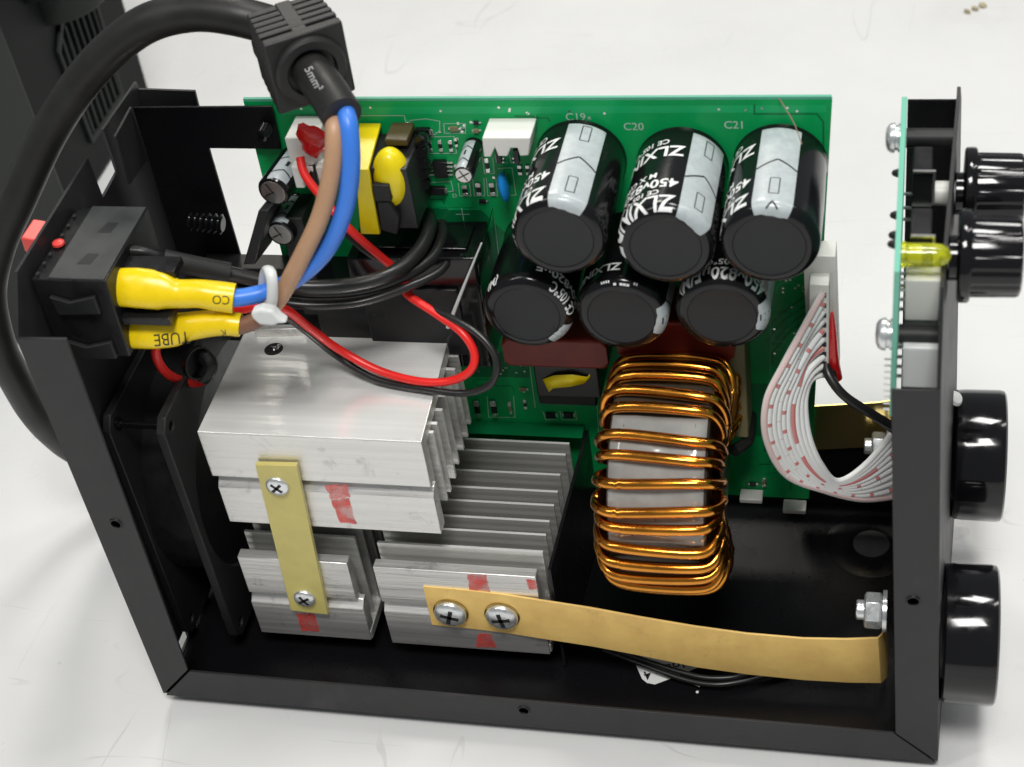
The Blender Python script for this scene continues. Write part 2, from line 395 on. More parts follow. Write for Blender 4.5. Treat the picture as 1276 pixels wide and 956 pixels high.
# embossed foot hole in the floor
fh = B().lathe([(20, 0), (18.5, .35), (15.5, .5), (12, .4), (8.6, .15), (8.2, 0)], (300, 112, 1.25), (0, 0, 1), 40).build('foot_recess', 'black_shaded', bp_)
B().lathe([(0, .3), (8.0, .3), (8.1, .05)], (300, 112, 1.3), (0, 0, 1), 32).build('foot_screw_head', 'switch_top', bp_)

for fx, fy in ((24, 14), (306, 14), (24, 123), (306, 123)):
    B().lathe([(7, 0), (8, 1), (8.6, 6), (0, 6)], (fx, fy, -6), (0, 0, 1), 24).build('rubber_foot', 'rubber', WMCH)
# ---- mounting bracket between the rear panel and the circuit board
br = B().prism([(10, 150), (38.5, 150), (38.2, 212.5), (68.6, 212.3), (69.4, 232), (11, 231.5)], XZ, 110.4, 111.6, holes=[circ(65, 222.5, 1.6, 12)])
br = br.build('mounting_bracket', 'black_shaded', WMCH, bevel=.2)
B().prism([(92, 208), (110.4, 207), (111.4, 231.5), (92.6, 230)], YZ, 9, 10.2).build('bracket_flange', 'powder', br, bevel=.15)
def screw_head(name, c, n, r, h, parent, material='zinc', slot='cross', washer=None):
    c = Vector(c); n = Vector(n).normalized()
    prof = [(r*1.0, 0), (r, h*.35), (r*.93, h*.62), (r*.75, h*.86), (r*.45, h*.98), (0, h)]
    e = empty(name, c, parent=parent) if False else None
    o = B().lathe(prof, c, n, 28).build(name, material, parent, smooth=50)
    e1 = n.orthogonal().normalized(); e1.rotate(Matrix.Rotation(random.uniform(0, 1.5), 3, n)); e2 = n.cross(e1)
    b = B()
    for a, q in ((e1, e2), (e2, e1)):
        l, wd = r*.58, r*.13
        b.hexa([c+n*h*1.015+a*l*i+q*wd*j for i, j in ((-1, -1), (1, -1), (1, 1), (-1, 1))], [c+n*h*.45+a*l*.6*i+q*wd*j for i, j in ((-1, -1), (1, -1), (1, 1), (-1, 1))])
    b.build('cross_recess', 'ink_black' if material != 'zinc' else 'plastic_matte', parent)
    return o
bs = B()
for k in range(5): bs.lathe([(2.2, 0), (2.7, .5), (2.2, 1.0)], (65, 110.4-k*1.1, 222.5), (0, -1, 0), 20)
bs.lathe([(2.2, 0), (2.2, 1.5), (1.3, 1.6), (1.2, .6), (0, .6)], (65, 105, 222.5), (0, -1, 0), 20)
bs.build('screw', 'gloss', br)

# ---- cooling fan on the rear panel
fan = empty('cooling_fan', (16, 80, 8), parent=WMCH, label='black cooling fan behind the rear panel')
for nm, x0, x1 in (('outer_flange', 2.5, 6), ('inner_flange', 25.5, 29.5)):
    B().prism([(24, 14), (29, 9), (131, 9), (135.5, 14), (135.5, 136), (131, 141), (29, 141), (24, 136)], YZ, x0, x1,
              holes=[circ(80, 75, 51.5, 44), circ(31, 134.5, 2.3, 12), circ(129, 134.5, 2.3, 12), circ(31, 15.5, 2.3, 12), circ(129, 15.5, 2.3, 12)]).build(nm, 'plastic_matte', fan, bevel=.5)
B().lathe([(51.5, 0), (53.5, 0), (53.5, 20), (51.5, 20)], (5.5, 80, 75), (1, 0, 0), 56).build('duct', 'plastic', fan)
B().lathe([(0, 0), (19, 0), (20, 2), (20, 20), (18, 22), (0, 22)], (5, 80, 75), (1, 0, 0), 36).build('hub', 'plastic_matte', fan)
for k in range(7):
    a = 2*math.pi*k/7; V = []
    for i in range(6):
        rr = 19+i*6; tw = math.radians(38-3*i)
        for sgn in (-1, 1):
            ang = a+sgn*.30; V.append((16+sgn*9*math.sin(tw)*1.2, 80+rr*math.cos(ang+.03*i), 75+rr*math.sin(ang+.03*i)))
    V2 = [(x+1.2, y, z) for x, y, z in V]
    Fq = []
    for i in range(5): Fq += [(2*i, 2*i+1, 2*i+3, 2*i+2), (12+2*i+2, 12+2*i+3, 12+2*i+1, 12+2*i), (2*i, 2*i+2, 14+2*i, 12+2*i), (2*i+1, 13+2*i, 15+2*i, 2*i+3)]
    Fq += [(0, 12, 13, 1), (10, 11, 23, 22)]
    B().add(V+V2, Fq).build('blade', 'plastic', fan)
B().cyl((1.5, 31, 134.5), (24, 31, 134.5), 1.6).lathe([(1.8, 0), (3.4, .3), (3.4, 1.5), (1.8, 1.8)], (1.8, 31, 134.5), (1, 0, 0), 18).lathe([(1.8, 0), (2.8, .4), (2.8, 1.6), (1.8, 2)], (5.8, 31, 134.5), (1, 0, 0), 18).build('long_screw', 'gloss', fan)

# ---- power switch
sw = empty('power_switch', (15, 40, 181), parent=WMCH, label='black rear power switch with red rocker and spade terminals')
hs = B().prism([(2, 182), (30.5, 182), (31.5, 218), (2, 218)], XZ, 18.5, 62.5)
hs.build('housing', 'plastic', sw, bevel=.5)
B().box((9, 18.6, 218.1), (31, 62.3, 218.9)).build('housing_top', 'switch_top', sw, bevel=.25)
B().prism([(16.5, 178.5), (65, 178.5), (65, 219), (16.5, 219)], YZ, -3.2, -.1).build('bezel', 'plastic', sw, bevel=1)
B().prism([(-3, 205), (-12, 213), (-11.5, 219.5), (-3, 218)], XZ, 41, 53).build('rocker', 'red_plastic', sw, bevel=.6)
for (x, y) in ((17, 30), (17.5, 49)):
    B().prism([(x, y-3.2), (x+5.5, y-3.2), (x+6.5, y+3.0), (x+2, y+3.2)], XY, 218.85, 218.98).build('latch_window', 'ink_black', sw)
b = B()
for k, y in enumerate((20, 26, 31.5, 43, 49, 55)): b.box((3.6, y, 218.95), (4.8, y+1.6, 219.1))
b.build('printed_marks', 'cap_disc', sw)
B().lathe([(2.4, 0), (2.2, .8), (1.2, 1.3), (0, 1.4)], (5, 38.5, 218.9), (0, 0, 1), 18).build('red_dot', 'red_plastic', sw)
for z0, dx in ((208, 0), (186.5, 2)):      # clip ears on the near side
    B().prism([(8, z0+3.5), (15, z0+1), (26, z0+4), (26, z0-4), (9, z0-5)], XZ, 16.4, 18.4).build('clip_ear', 'plastic_matte', sw, bevel=.4)
for (y, z) in ((30.4, at(149, 358, y=27).z), (29.4, at(163, 412, y=26).z), (47, 206), (47, 189)):
    B().box((31.5, y-.4-3.2, z-3.2), (41, y+.4-3.2, z+3.2)).build('spade_terminal', 'tin', sw)
for z in (197.5, 211.5):
    B().box((31, 20.5 if z < 200 else 31, z-1.6), (50 if z < 200 else 52, 30 if z < 200 else 40, z+1.6)).build('divider', 'plastic', sw, bevel=.3)

# ---- main circuit board
PY = 113.0
def bx_(px, py, y=PY): p = at(px, py, y=y); return (p.x, p.z)
pcb = B().prism([(54, 28), bx_(1008, 622), bx_(1015, 506), (at(1037, 124, y=PY).x, 233.2), (57, 232.6)], XZ, PY, PY+1.6)
pcb = pcb.build('circuit_board', 'pcb', WMCH, 'green main circuit board standing upright')
B().prism([(57, 232.7), (282.4, 233.3), (282.4, 234.4), (57, 233.8)], XZ, PY+.1, PY+1.5).build('board_edge', 'pcb_edge', pcb)
def strips(polys, w, name, material, dy=.05):
    for pl in polys:
        b = B(); P = [Vector(bx_(*p)) for p in pl]; n = len(P); closed = pl[0] == pl[-1]
        off = []
        for k in range(n):                      # mitred strip, one continuous piece
            d0 = (P[k]-P[k-1]).normalized() if k else ((P[k]-P[k-2+n]).normalized() if closed else None)
            d1 = (P[k+1]-P[k]).normalized() if k < n-1 else ((P[1]-P[0]).normalized() if closed else None)
            d0 = d0 or d1; d1 = d1 or d0
            m = Vector((-(d0+d1)[1], (d0+d1)[0])); m = m.normalized() if m.length > .05 else Vector((-d0[1], d0[0]))
            off.append(m*w/2/max(.45, m.dot(Vector((-d0[1], d0[0])))))
        for k in range(n):
            for sg in (-1, 1): q = P[k]+off[k]*sg; b.v.append((q[0], PY-dy, q[1]))
        b.f = [(2*k, 2*k+1, 2*k+3, 2*k+2) for k in range(n-1)]
        b.build(name, material, pcb, smooth=0)
# copper runs seen through the solder mask
strips([[(962, 455), (962, 440), (985, 412), (1010, 396)], [(962, 430), (982, 405), (1010, 386)], [(955, 425), (978, 398), (1010, 376)], [(950, 415), (974, 390), (1010, 364)],
        [(932, 470), (932, 420)], [(940, 130), (940, 142), (1018, 142), (1026, 152), (1026, 330)], [(640, 470), (660, 470)], [(604, 395), (628, 395), (640, 402)], [(606, 440), (622, 440)], [(520, 265), (585, 265)]], .7, 'copper_run', 'mask_dark')
for pl in ([(350, 134), (1030, 131), (1030, 140), (350, 143)], [(500, 258), (600, 262), (640, 300), (628, 420), (600, 420)], [(930, 478), (1015, 478), (1014, 545), (930, 543)], [(588, 438), (660, 438), (660, 470), (588, 470)]):
    b = B(); b.add([(p[0], PY-.03, p[1]) for p in (bx_(*q) for q in pl)], [tuple(range(len(pl)))]); b.build('copper_shade_area', 'mask_dark' if pl[0][1] > 140 else 'mask_light', pcb, smooth=0)  # third patch paints the coil's shadow, the others are copper
rr_ = random.Random(3)
for (x0, x1, y0, y1, n) in ((352, 440, 138, 150, 5), (508, 600, 248, 262, 6), (640, 700, 140, 152, 4), (960, 1012, 350, 470, 9), (930, 1008, 548, 612, 8), (500, 520, 150, 250, 5), (590, 660, 470, 492, 5)):
    for k in range(n):
        a = (rr_.uniform(x0, x1), rr_.uniform(y0, y1)); d = rr_.choice((-1, 1)); l1, l2 = rr_.uniform(.15, .5)*(x1-x0), rr_.uniform(.1, .5)*(y1-y0)
        p = [a, (a[0]+d*l1, a[1]), (a[0]+d*(l1+l2*.4), a[1]+l2*.5), (a[0]+d*(l1+l2*.4), min(y1, a[1]+l2))]
        strips([[(max(x0, min(x1, q[0])), max(y0, min(y1, q[1]))) for q in p if True]], rr_.choice((.35, .5, .8)), 'copper_run', rr_.choice(('mask_dark', 'mask_light')), .045+.004*k)
# vias
b = B()
for k in range(90):
    x, z = bx_(*rr_.choice([(rr_.uniform(930, 1010), rr_.uniform(470, 612)), (rr_.uniform(355, 1025), rr_.uniform(134, 142)), (rr_.uniform(590, 660), rr_.uniform(400, 492)), (rr_.uniform(960, 1012), rr_.uniform(340, 470))]))
    b.lathe([(.3, 0), (.5, .02), (.5, .06), (.25, .06)], (x, PY, z), (0, -1, 0), 10)
for k in range(26):
    px, py = random.choice([(random.uniform(596, 655), random.uniform(440, 468)), (random.uniform(520, 620), random.uniform(150, 255))])
    x, z = bx_(px, py); b.lathe([(.35, 0), (.6, .02), (.6, .06), (.3, .06)], (x, PY, z), (0, -1, 0), 10)
b.build('via', 'solder', pcb)['kind'] = 'stuff'
# silkscreen
strips([[(511, 150), (531, 148), (548, 151), (548, 163), (538, 170), (512, 170), (511, 150)], [(553, 154), (580, 154), (580, 166), (554, 166), (553, 154)],
        [(516, 171), (519, 191), (569, 191), (566, 170), (516, 171)], [(527, 228), (562, 226), (565, 238), (530, 243), (527, 228)],
        [(571, 228), (573, 244), (587, 244), (585, 228)], [(589, 222), (591, 244), (604, 244), (603, 222)], [(606, 222), (608, 244), (620, 244), (618, 222)],
        [(620, 210), (638, 209), (643, 243), (626, 244)], [(601, 196), (604, 216), (616, 216), (614, 196)], [(617, 193), (619, 203), (633, 203)], [(635, 193), (637, 203), (650, 203)],
        [(504, 144), (522, 244), (516, 245)], [(448, 144), (504, 144)], [(568, 267), (585, 267)], [(575, 259), (578, 275)],
        [(607, 494), (609, 520), (642, 520), (640, 494)], [(676, 512), (680, 523), (696, 523)], [(698, 512), (700, 523), (719, 523), (717, 512)], [(660, 455), (667, 508)], [(742, 470), (746, 540)]], .28, 'silkscreen_outline', 'silk', .09)
b = B()
for t, px, py, sz in (('C19', 705, 150, 4.6), ('x', 732, 149, 3), ('C20', 777, 162, 4.6), ('C21', 902, 160, 4.6), ('M', 574, 163, 3), ('R', 588, 166, 2.6), ('D', 564, 246, 2.6)):
    x, z = bx_(px, py); V, Fs = text2d(t, sz, .02*sz*.3)
    B().add([(x+v.x, PY-.1, z+v.y) for v in V], Fs).build('silkscreen_lettering', 'silk', pcb, smooth=0)
# small parts soldered to the board
def smd(name, px0, py0, px1, py1, h, body, ends='tin', vert=True):
    (x0, z1), (x1, z0) = bx_(px0, py0), bx_(px1, py1)
    x0, x1 = min(x0, x1), max(x0, x1); z0, z1 = min(z0, z1), max(z0, z1)
    o = B().box((x0, PY-h, z0), (x1, PY-.05, z1)).build(name, body, pcb, bevel=.15)
    if ends:
        b = B()
        if vert:
            d = (z1-z0)*.30; b.box((x0-.1, PY-h-.06, z1-d), (x1+.1, PY-.02, z1+.35)); b.box((x0-.1, PY-h-.06, z0-.35), (x1+.1, PY-.02, z0+d*.8))
        else:
            d = (x1-x0)*.26; b.box((x0-.5, PY-h*.6, z0+.6), (x0+.1, PY-.02, z1-.6)); b.box((x1-.1, PY-h*.6, z0+.6), (x1+1.0, PY-.02, z1-.6))
        b.build('solder_end', ends, pcb, bevel=.1)
    return o
smd('diode', 518, 158, 538, 168, 2.2, 'plastic', vert=False); smd('diode', 534, 231, 556, 240, 2.2, 'plastic', vert=False)
for px in (519.5, 532.5, 545.5, 558.5): smd('resistor', px, 175, px+6.5, 187, .7, 'plastic')
smd('resistor', 560, 157, 572, 163, .7, 'tan', vert=False)
for k, (px, py, pw, ph) in enumerate(((505, 152, 6, 9), (507, 166, 6, 9), (509, 180, 6, 9), (512, 196, 6, 10), (515, 214, 6, 10), (566, 172, 5, 9), (590, 150, 7, 5), (590, 160, 7, 5), (645, 206, 6, 10), (655, 206, 6, 10), (566, 205, 5, 8), (597, 248, 9, 5), (934, 600, 8, 5), (950, 596, 5, 9), (965, 560, 9, 5), (985, 585, 9, 5), (648, 482, 8, 5), (652, 498, 5, 10))):
    smd('resistor', px, py, px+pw, py+ph, .8, ('plastic', 'tan', 'plastic')[k % 3], vert=ph > pw)
smd('control_chip', 540, 198, 560, 218, 2.4, 'plastic', ends=None)
b = B()
for k in range(4):
    for sgn, px in ((-1, 538), (1, 561)):
        x, z = bx_(px, 201+k*5); b.box((x-1.2, PY-1.1, z-.4), (x+1.2, PY-.1, z+.4))
b.build('chip_leg', 'tin', pcb)
for px, py in ((575.5, 231), (592.5, 228), (609.5, 228)): smd('resistor', px, py, px+8, 242, .8, 'plastic')
smd('resistor', 604, 197, 611, 213, .8, 'plastic'); smd('resistor', 620, 196, 629, 201, .8, 'plastic'); smd('resistor', 639, 196, 647, 201, .8, 'plastic')
smd('resistor', 590, 498, 600, 518, 1.4, 'plastic'); smd('resistor', 611, 498, 621, 518, 1.4, 'plastic')
smd('resistor', 633, 500, 639, 515, 1.0, 'tan'); smd('resistor', 680, 513, 693, 520, 1.0, 'plastic', vert=False); smd('resistor', 702, 513, 715, 520, 1.0, 'plastic', vert=False)
for px, py in ((936, 621), (990, 634)):
    x, z = bx_(px, py, 108); B().box((x-5.0, 106, z-1.4), (x+5.0, 112.6, z+1.2)).build('board_spacer', 'white_plastic', pcb, bevel=.5)

# ---- power capacitors: sleeve > printed stripe and lettering, end disc
CR, SH = 17.6, 4.0
def cap(cx, cz, yn, length, phi0, rows, label, stripe_half=24, tilt=(0, 0), marks=(14, 36), tip=False):
    """cap standing on the board, near end at yn; phi measured from +z towards +x"""
    root = empty('power_capacitor', (cx, yn+length/2, cz), parent=WMCH, label=label)
    def ps(phi, t, dr=0.0):      # surface point; t = distance from the near end, negative t runs over the rim
        if t >= SH: r = CR+dr; y = yn+t
        else:
            a = max(0., min(1., t/SH))
            if t >= 0: r = CR-SH+SH*math.sin(math.pi/2*a)+dr*.8; y = yn+.9*SH*(1-math.cos(math.pi/2*(1-a)))*.0+SH*(1-math.sqrt(max(0, 1-(1-math.sin(math.pi/2*a)-1)**2)))*0+SH*(1-math.cos(math.pi/2*a))-dr*.6
            else: r = CR-SH+t; y = yn-dr
        k = max(0, t)/length
        return (cx+r*math.sin(phi)+tilt[0]*k, y, cz+r*math.cos(phi)+tilt[1]*k)
    # sleeve
    b = B(); seg = 64; ts = [-.6, -.3, 0, .5, 1, 1.5, 2, 2.5, 3, 3.5, 4, 4.5, length*.5, length-2.6, length-2.2, length-1.6, length]
    for t in ts:
        for k in range(seg):
            p = ps(2*math.pi*k/seg, t)
            if length-2.7 < t < length-1.5: p = ps(2*math.pi*k/seg, t, -.5)
            b.v.append(p)
    for i in range(len(ts)-1):
        for k in range(seg): b.f.append((i*seg+k, i*seg+(k+1) % seg, (i+1)*seg+(k+1) % seg, (i+1)*seg+k))
    sl = b.build('sleeve', 'sleeve', root, smooth=35)
    B().lathe([(0, .15), (12.3, .15), (12.7, .0), (13.0, .3), (13.5, .35), (13.6, 1)], (cx, yn, cz), (0, 1, 0), 56).build('end_disc', 'cap_disc', root, smooth=25)
    # stripe
    R = math.radians; h = R(stripe_half); n = 18; b = B()
    tl = [-.5, -.2, 0, .5, 1, 1.5, 2, 2.5, 3, 3.5, 4, 6, 14, 24, 34, length-2.7]
    tl = [t for t in tl if t < length-2.6]+[length-2.7]
    for t in tl:
        for k in range(n+1):
            u = -1+2*k/n; tt = t
            if t < 3: tt = t + (max(0, .25-u)*.9+max(0, u-.6)*1.5+.12*math.sin(9*u+phi0*7))*(3-t)/4.1
            b.v.append(ps(phi0+h*u, tt, .05))
    for i in range(len(tl)-1):
        for k in range(n): b.f.append((i*(n+1)+k, i*(n+1)+k+1, (i+1)*(n+1)+k+1, (i+1)*(n+1)+k))
    b.build('printed_stripe', 'stripe', root, smooth=35)
    # black line work on the stripe: chevron and rectangles
    b = B()
    def line(p, q, wd):
        m = 8; p = Vector(p); q = Vector(q); d = (q-p).normalized(); nn = Vector((-d[1], d[0]))*wd/2; k0 = len(b.v)
        for i in range(m+1):
            c = p+(q-p)*(i/m)
            for sg in (-1, 1): e = c+nn*sg; b.v.append(ps(phi0+e[0]/CR, e[1], .10))
        for i in range(m): b.f.append((k0+2*i, k0+2*i+1, k0+2*i+3, k0+2*i+2))
    hw = h*CR
    for t0 in marks[1:]:
        line((-hw, t0-5), (0, t0), .8); line((0, t0), (hw, t0-5), .8)
    for t0 in (marks[0], marks[0]+32):
        if t0+3.5 < length-3:
            a, c = 1.7, 4.6
            for p, q in (((-a, t0-c), (a, t0-c)), ((a, t0-c), (a, t0+c)), ((a, t0+c), (-a, t0+c)), ((-a, t0+c), (-a, t0-c))): line(p, q, .4)
    if tip: line((-2.2, 1.5), (0, 3.4), .6); line((0, 3.4), (2.2, 1.5), .6)
    b.build('stripe_print', 'ink_black', root, smooth=0)
    # lettering around the sleeve, tops of the letters towards the near end
    b = B()
    for txt, t0, size, off in rows:
        V, Fs = text2d(txt, size, .02*size, sub=.9)
        b.add([ps(phi0-h-(off+v.x)/CR, t0-v.y, .07) for v in V], Fs)
    if rows: b.build('lettering', 'ink_white', root, smooth=0)
    return root
def rows_for(d=0):
    return [('ZLXINDZ', 8.4+d, 8.8, 1.8), ('CE 105°C (PET)', 12.0+d, 3.7, 8), ('450v820µF', 18.4+d, 6.9, 1.8), ('M X C(M)', 22.8+d, 4.2, 10), ('ZLXINDZ', 39+d, 8.8, 1.8), ('CE 105°C', 43.6+d, 4.0, 8)]
R = math.radians
cap(188.4, 207.3, 62, 50.5, R(16), rows_for(0), 'upper row capacitor under the C19 mark, white stripe on top', marks=(10, 27))
cap(227.0, 204.2, 62, 50.5, R(42), rows_for(-1), 'upper row capacitor under the C20 mark, stripe turned to the right', marks=(9.5, 25))
cap(263.7, 205.6, 62, 50.5, R(4), rows_for(1), 'upper row capacitor under the C21 mark, nearest the board edge', marks=(12, 28), tip=True)
cap(170.3, 165.3, 69, 43.5, R(128), [('CE 105°C', 4.0, 4.0, 5), ('450v820µF', 10.2, 6, 2), ('(MI', 6, 5, 44)], 'lower row capacitor farthest left, stripe low on the right', stripe_half=20, marks=(2, 30))
cap(206.8, 165.6, 69, 43.5, R(97), [('ZLXINDZ', 10.5, 6, 22), ('.. --- - ....', 2.2, 4.5, 14)], 'lower row capacitor in the middle, stripe facing right', stripe_half=25, marks=(6, 9))
cap(244.8, 167.6, 69, 43.5, R(92), [('450v820µF(M)', 6.6, 6.6, 2), ('105°C (PET)', 11.5, 4.4, 16)], 'lower row capacitor on the right with large voltage print', stripe_half=24, marks=(5, 30))

# ---- small electrolytic capacitors
def small_cap(px, py, yn, r, length, phi0, label, topmat='tin', dx=0, dz=0):
    c = at(px, py, y=yn); root = empty('small_capacitor', c+Vector((0, length/2, 0)), parent=WMCH, label=label)
    ax = Vector((dx, length, dz))
    sl = B().lathe([(r*.82, 0), (r*.93, .15), (r, .9), (r, length-2), (r*.93, length-1.5), (r, length-1), (r, length)], c, ax, 32).build('sleeve', 'sleeve', root)
    B().lathe([(0, -.05), (r*.78, -.05), (r*.84, .3)], c, ax, 28).build('metal_top', topmat, root)
    b = B()
    for a in (.5, 2.07):
        d = Vector((math.cos(a), 0, math.sin(a))); q = Vector((-d.z, 0, d.x)); o = Vector((0, -.12, 0))
        b.add([c+o+d*r*.7+q*.25, c+o+d*r*.7-q*.25, c+o-d*r*.7-q*.25, c+o-d*r*.7+q*.25], [(0, 1, 2, 3)])
    b.build('vent_score', 'plastic_matte', root, smooth=0)
    b = B(); n = 10; hh = .62
    for t in (0.35, 1, length*.4, length*.7, length-2.2):
        for k in range(n+1):
            ph = phi0-hh+2*hh*k/n; rr = r+.06 if t > .5 else r*.97
            b.v.append(tuple(c+ax*(t/length)+Vector((rr*math.sin(ph), 0, rr*math.cos(ph)))))
    for i in range(4):
        for k in range(n): b.f.append((i*(n+1)+k, i*(n+1)+k+1, (i+1)*(n+1)+k+1, (i+1)*(n+1)+k))
    b.build('printed_stripe', 'stripe', root)
    b = B()
    for t0 in (length*.22, length*.62):
        for sg in (-1, 1):
            V = []
            for i in range(5):
                for e in (0, .7):
                    ph = phi0+sg*hh*i/4; V.append(tuple(c+ax*((t0+e-abs(i)*.5+1.5)/length)+Vector(((r+.11)*math.sin(ph), 0, (r+.11)*math.cos(ph)))))
            b.add(V, [(2*i, 2*i+1, 2*i+3, 2*i+2) for i in range(4)])
    for e0 in (length*.42,):
        b.add([tuple(c+ax*(t/length)+Vector(((r+.11)*math.sin(phi0+p), 0, (r+.11)*math.cos(phi0+p)))) for t, p in ((e0, -.1), (e0, .1), (e0+3, .1), (e0+3, -.1))], [(0, 1, 2, 3)])
    b.build('stripe_print', 'ink_black', root, smooth=0)
    return root
small_cap(340, 240, 90, 6.6, 22, .45, 'small capacitor with grey stripe beside the bracket', dx=3)
small_cap(349, 292, 92, 6.0, 20, .05, 'small capacitor with scored metal top below another', dx=2)
small_cap(577.5, 219, 93, 3.9, 20, -.25, 'thin upright capacitor with grey stripe among small parts', topmat='white_plastic')

# ---- white header, blue disc, film capacitors, relay, lower transformer
hd = empty('header_connector', at(630, 172, y=106), parent=WMCH, label='white four pin header connector')
h = B().prism([bx_(601, 171, 100), bx_(661, 171, 100), bx_(659, 193, 100), bx_(648, 194, 100), bx_(645, 184, 100), bx_(637, 184, 100), bx_(633, 194, 100), bx_(621, 194, 100), bx_(617, 184, 100), bx_(612, 195, 100), bx_(603, 195, 100)], XZ, 99.5, 112.9)
h.build('housing', 'white_plastic', hd, bevel=.4)
for px in (621, 643):
    x, z = bx_(px, 188, 103); B().box((x-.9, 101.5, z-5), (x+.9, 104, z+1)).build('pin', 'plastic', hd)
for px in (612, 627, 641, 655):
    x, z = bx_(px, 171, 104); B().box((x-1.5, 109, z-2), (x+1.5, 112, z+.9-3.5)).build('key_tab', 'white_plastic', hd)
dc = empty('disc_capacitor', at(628, 236, y=106), parent=WMCH, label='blue disc capacitor')
c = at(628, 233, y=107); b = B().lathe([(0, -1.9), (3.6, -1.6), (5.4, -.8), (6, 0), (5.4, .8), (3.6, 1.6), (0, 1.9)], c, (1, .12, .15), 26); b.build('coated_disc', 'blue_disc', dc, smooth=60)
B().tube([(c.x, 112.9, c.z+2.5), (c.x, 110, c.z+3)], .4, smooth=1).tube([(c.x, 112.9, c.z-2.5), (c.x, 110, c.z-3)], .4, smooth=1).build('lead', 'tin', dc)
for (x0, x1, z0, z1, lb) in ((151.5, 195, 119.5, 135, 'dark red film capacitor on the left'), (199, 246, 126, 146, 'dark red film capacitor on the right')):
    fc = B().prism([(x0+2, z0), (x1-2, z0), (x1, z0+2), (x1, z1-2), (x1-2, z1), (x0+2, z1), (x0, z1-2), (x0, z0+2)], XZ, 90, 112.8)
    fc.build('film_capacitor', 'film_cap', WMCH, lb, bevel=1.6, bseg=4)
B().prism([(238, 80), (249.5, 80), (249.5, 131), (238, 131)], XZ, 95, 112.8).build('tan_block', 'tan', WMCH, 'tan block behind the coil', bevel=.6)
lt = empty('small_transformer', (176, 104, 95), parent=WMCH, label='small black transformer with loose yellow tape')
B().box((162.5, 93, 101), (189.5, 112.5, 118.5)).build('core', 'ferrite', lt, bevel=.7)
B().box((161.5, 97, 92.5), (186.5, 112.6, 100.6)).build('bobbin', 'plastic', lt, bevel=.8)
B().add([at(676, 473, y=92.6), at(690, 468, y=91.5), at(712, 467, y=91), at(732, 470, y=92), at(738, 462, y=94), at(741, 455, y=96),
         at(684, 489, y=92), at(689, 484, y=91), at(712, 482, y=90.6), at(728, 478, y=91.5), at(737, 470, y=93.5), at(743, 456, y=96)], [(i, i+1, i+7, i+6) for i in range(5)]).build('loose_tape', 'yellow_tape', lt, smooth=60).modifiers.new('thick', 'SOLIDIFY').thickness = .0002
rl = empty('relay_block', (118, 100, 140), parent=WMCH, label='large black relay block behind the heatsink')
B().prism([(76, 120), (146.5, 120), (147.5, 177), (94, 175), (93, 158), (76, 158)], XZ, 88.5, 112.7).build('case', 'gloss', rl, bevel=.8)
B().box((98, 86.8, 128), (138, 88.3, 162)).build('front_panel_rib', 'plastic', rl, bevel=.3)
B().box((97, 93, 177.2), (143, 110, 178)).build('lid', 'gloss', rl, bevel=.4)
B().box((67, 95, 140), (77, 112, 190)).build('terminal_wall', 'plastic_matte', rl, bevel=.5)
B().hexa([(148.5, 80, 138), (148.8, 80, 138), (148.8, 112, 132), (148.5, 112, 132)], [(150.5, 81, 180), (150.8, 81, 180), (150.8, 112, 184), (150.5, 112, 184)]).build('clear_sheet', 'clear', WMCH, 'clear insulating sheet standing beside the relay')

B().tube([at(558, 408, y=84), at(572, 372, y=83), at(586, 337, y=82), at(600, 303, y=81)], [.9, .7, .5, .3], 8, 6).build('sheet_edge_glint', 'nylon', WMCH)  # white tube added as the bright highlight along the clear sheet
# ---- white fan connector with red glue
fc = empty('fan_connector', at(388, 195, y=105), parent=WMCH, label='white wire connector blobbed with red glue')
x0, z1 = bx_(366, 155, 102); x1, z0 = bx_(408, 205, 102)
B().box((x0-3, 97, z0-1), (x1, 112.8, z1-3)).build('housing', 'white_plastic', fc, bevel=.5)
for k in range(3): B().box((x0-1.5+k*5, 93, z0-5), (x0+2.2+k*5, 99, z0+5)).build('plug_finger', 'white_plastic', fc, bevel=.4)
b = B(); cc = at(389, 176, y=96.6)
for i in range(9):
    for k in range(20):
        a = 2*math.pi*k/20; rr = i/8; jag = 1+.14*math.sin(3*a+1)+.08*math.sin(7*a)
        b.v.append((cc.x+6.4*rr*jag*math.cos(a), cc.y+.8-2.0*math.sqrt(max(0, 1-rr*rr))-.25*math.sin(5*a)*rr*(1-rr), cc.z+7.6*rr*jag*math.sin(a)))
for i in range(8):
    for k in range(20): b.f.append((i*20+k, i*20+(k+1) % 20, (i+1)*20+(k+1) % 20, (i+1)*20+k))
b.build('glue_blob', 'red_glue', fc, smooth=70)

# ---- yellow taped transformer
tr = empty('taped_transformer', (116, 98, 190), parent=WMCH, label='transformer wrapped in yellow tape')
B().box((108.5, 88, 191), (127, 112, 219)).build('core', 'ferrite', tr, bevel=.6)
B().prism([(104.4, 190.6), (112.2, 190.6), (113.2, 220.8), (108.2, 220.8)], XZ, 84.6, 86.4).build('tape_front', 'yellow_tape', tr, bevel=.3)
B().hexa([(108.2, 84.6, 220.9), (113.0, 84.6, 220.9), (111.5, 112, 223.5), (102.8, 112, 223.5)], [(108.2, 84.8, 219.6), (113.0, 84.8, 219.6), (111.5, 112, 222.1), (102.8, 112, 222.1)]).build('tape_top', 'yellow_tape', tr, bevel=.2)
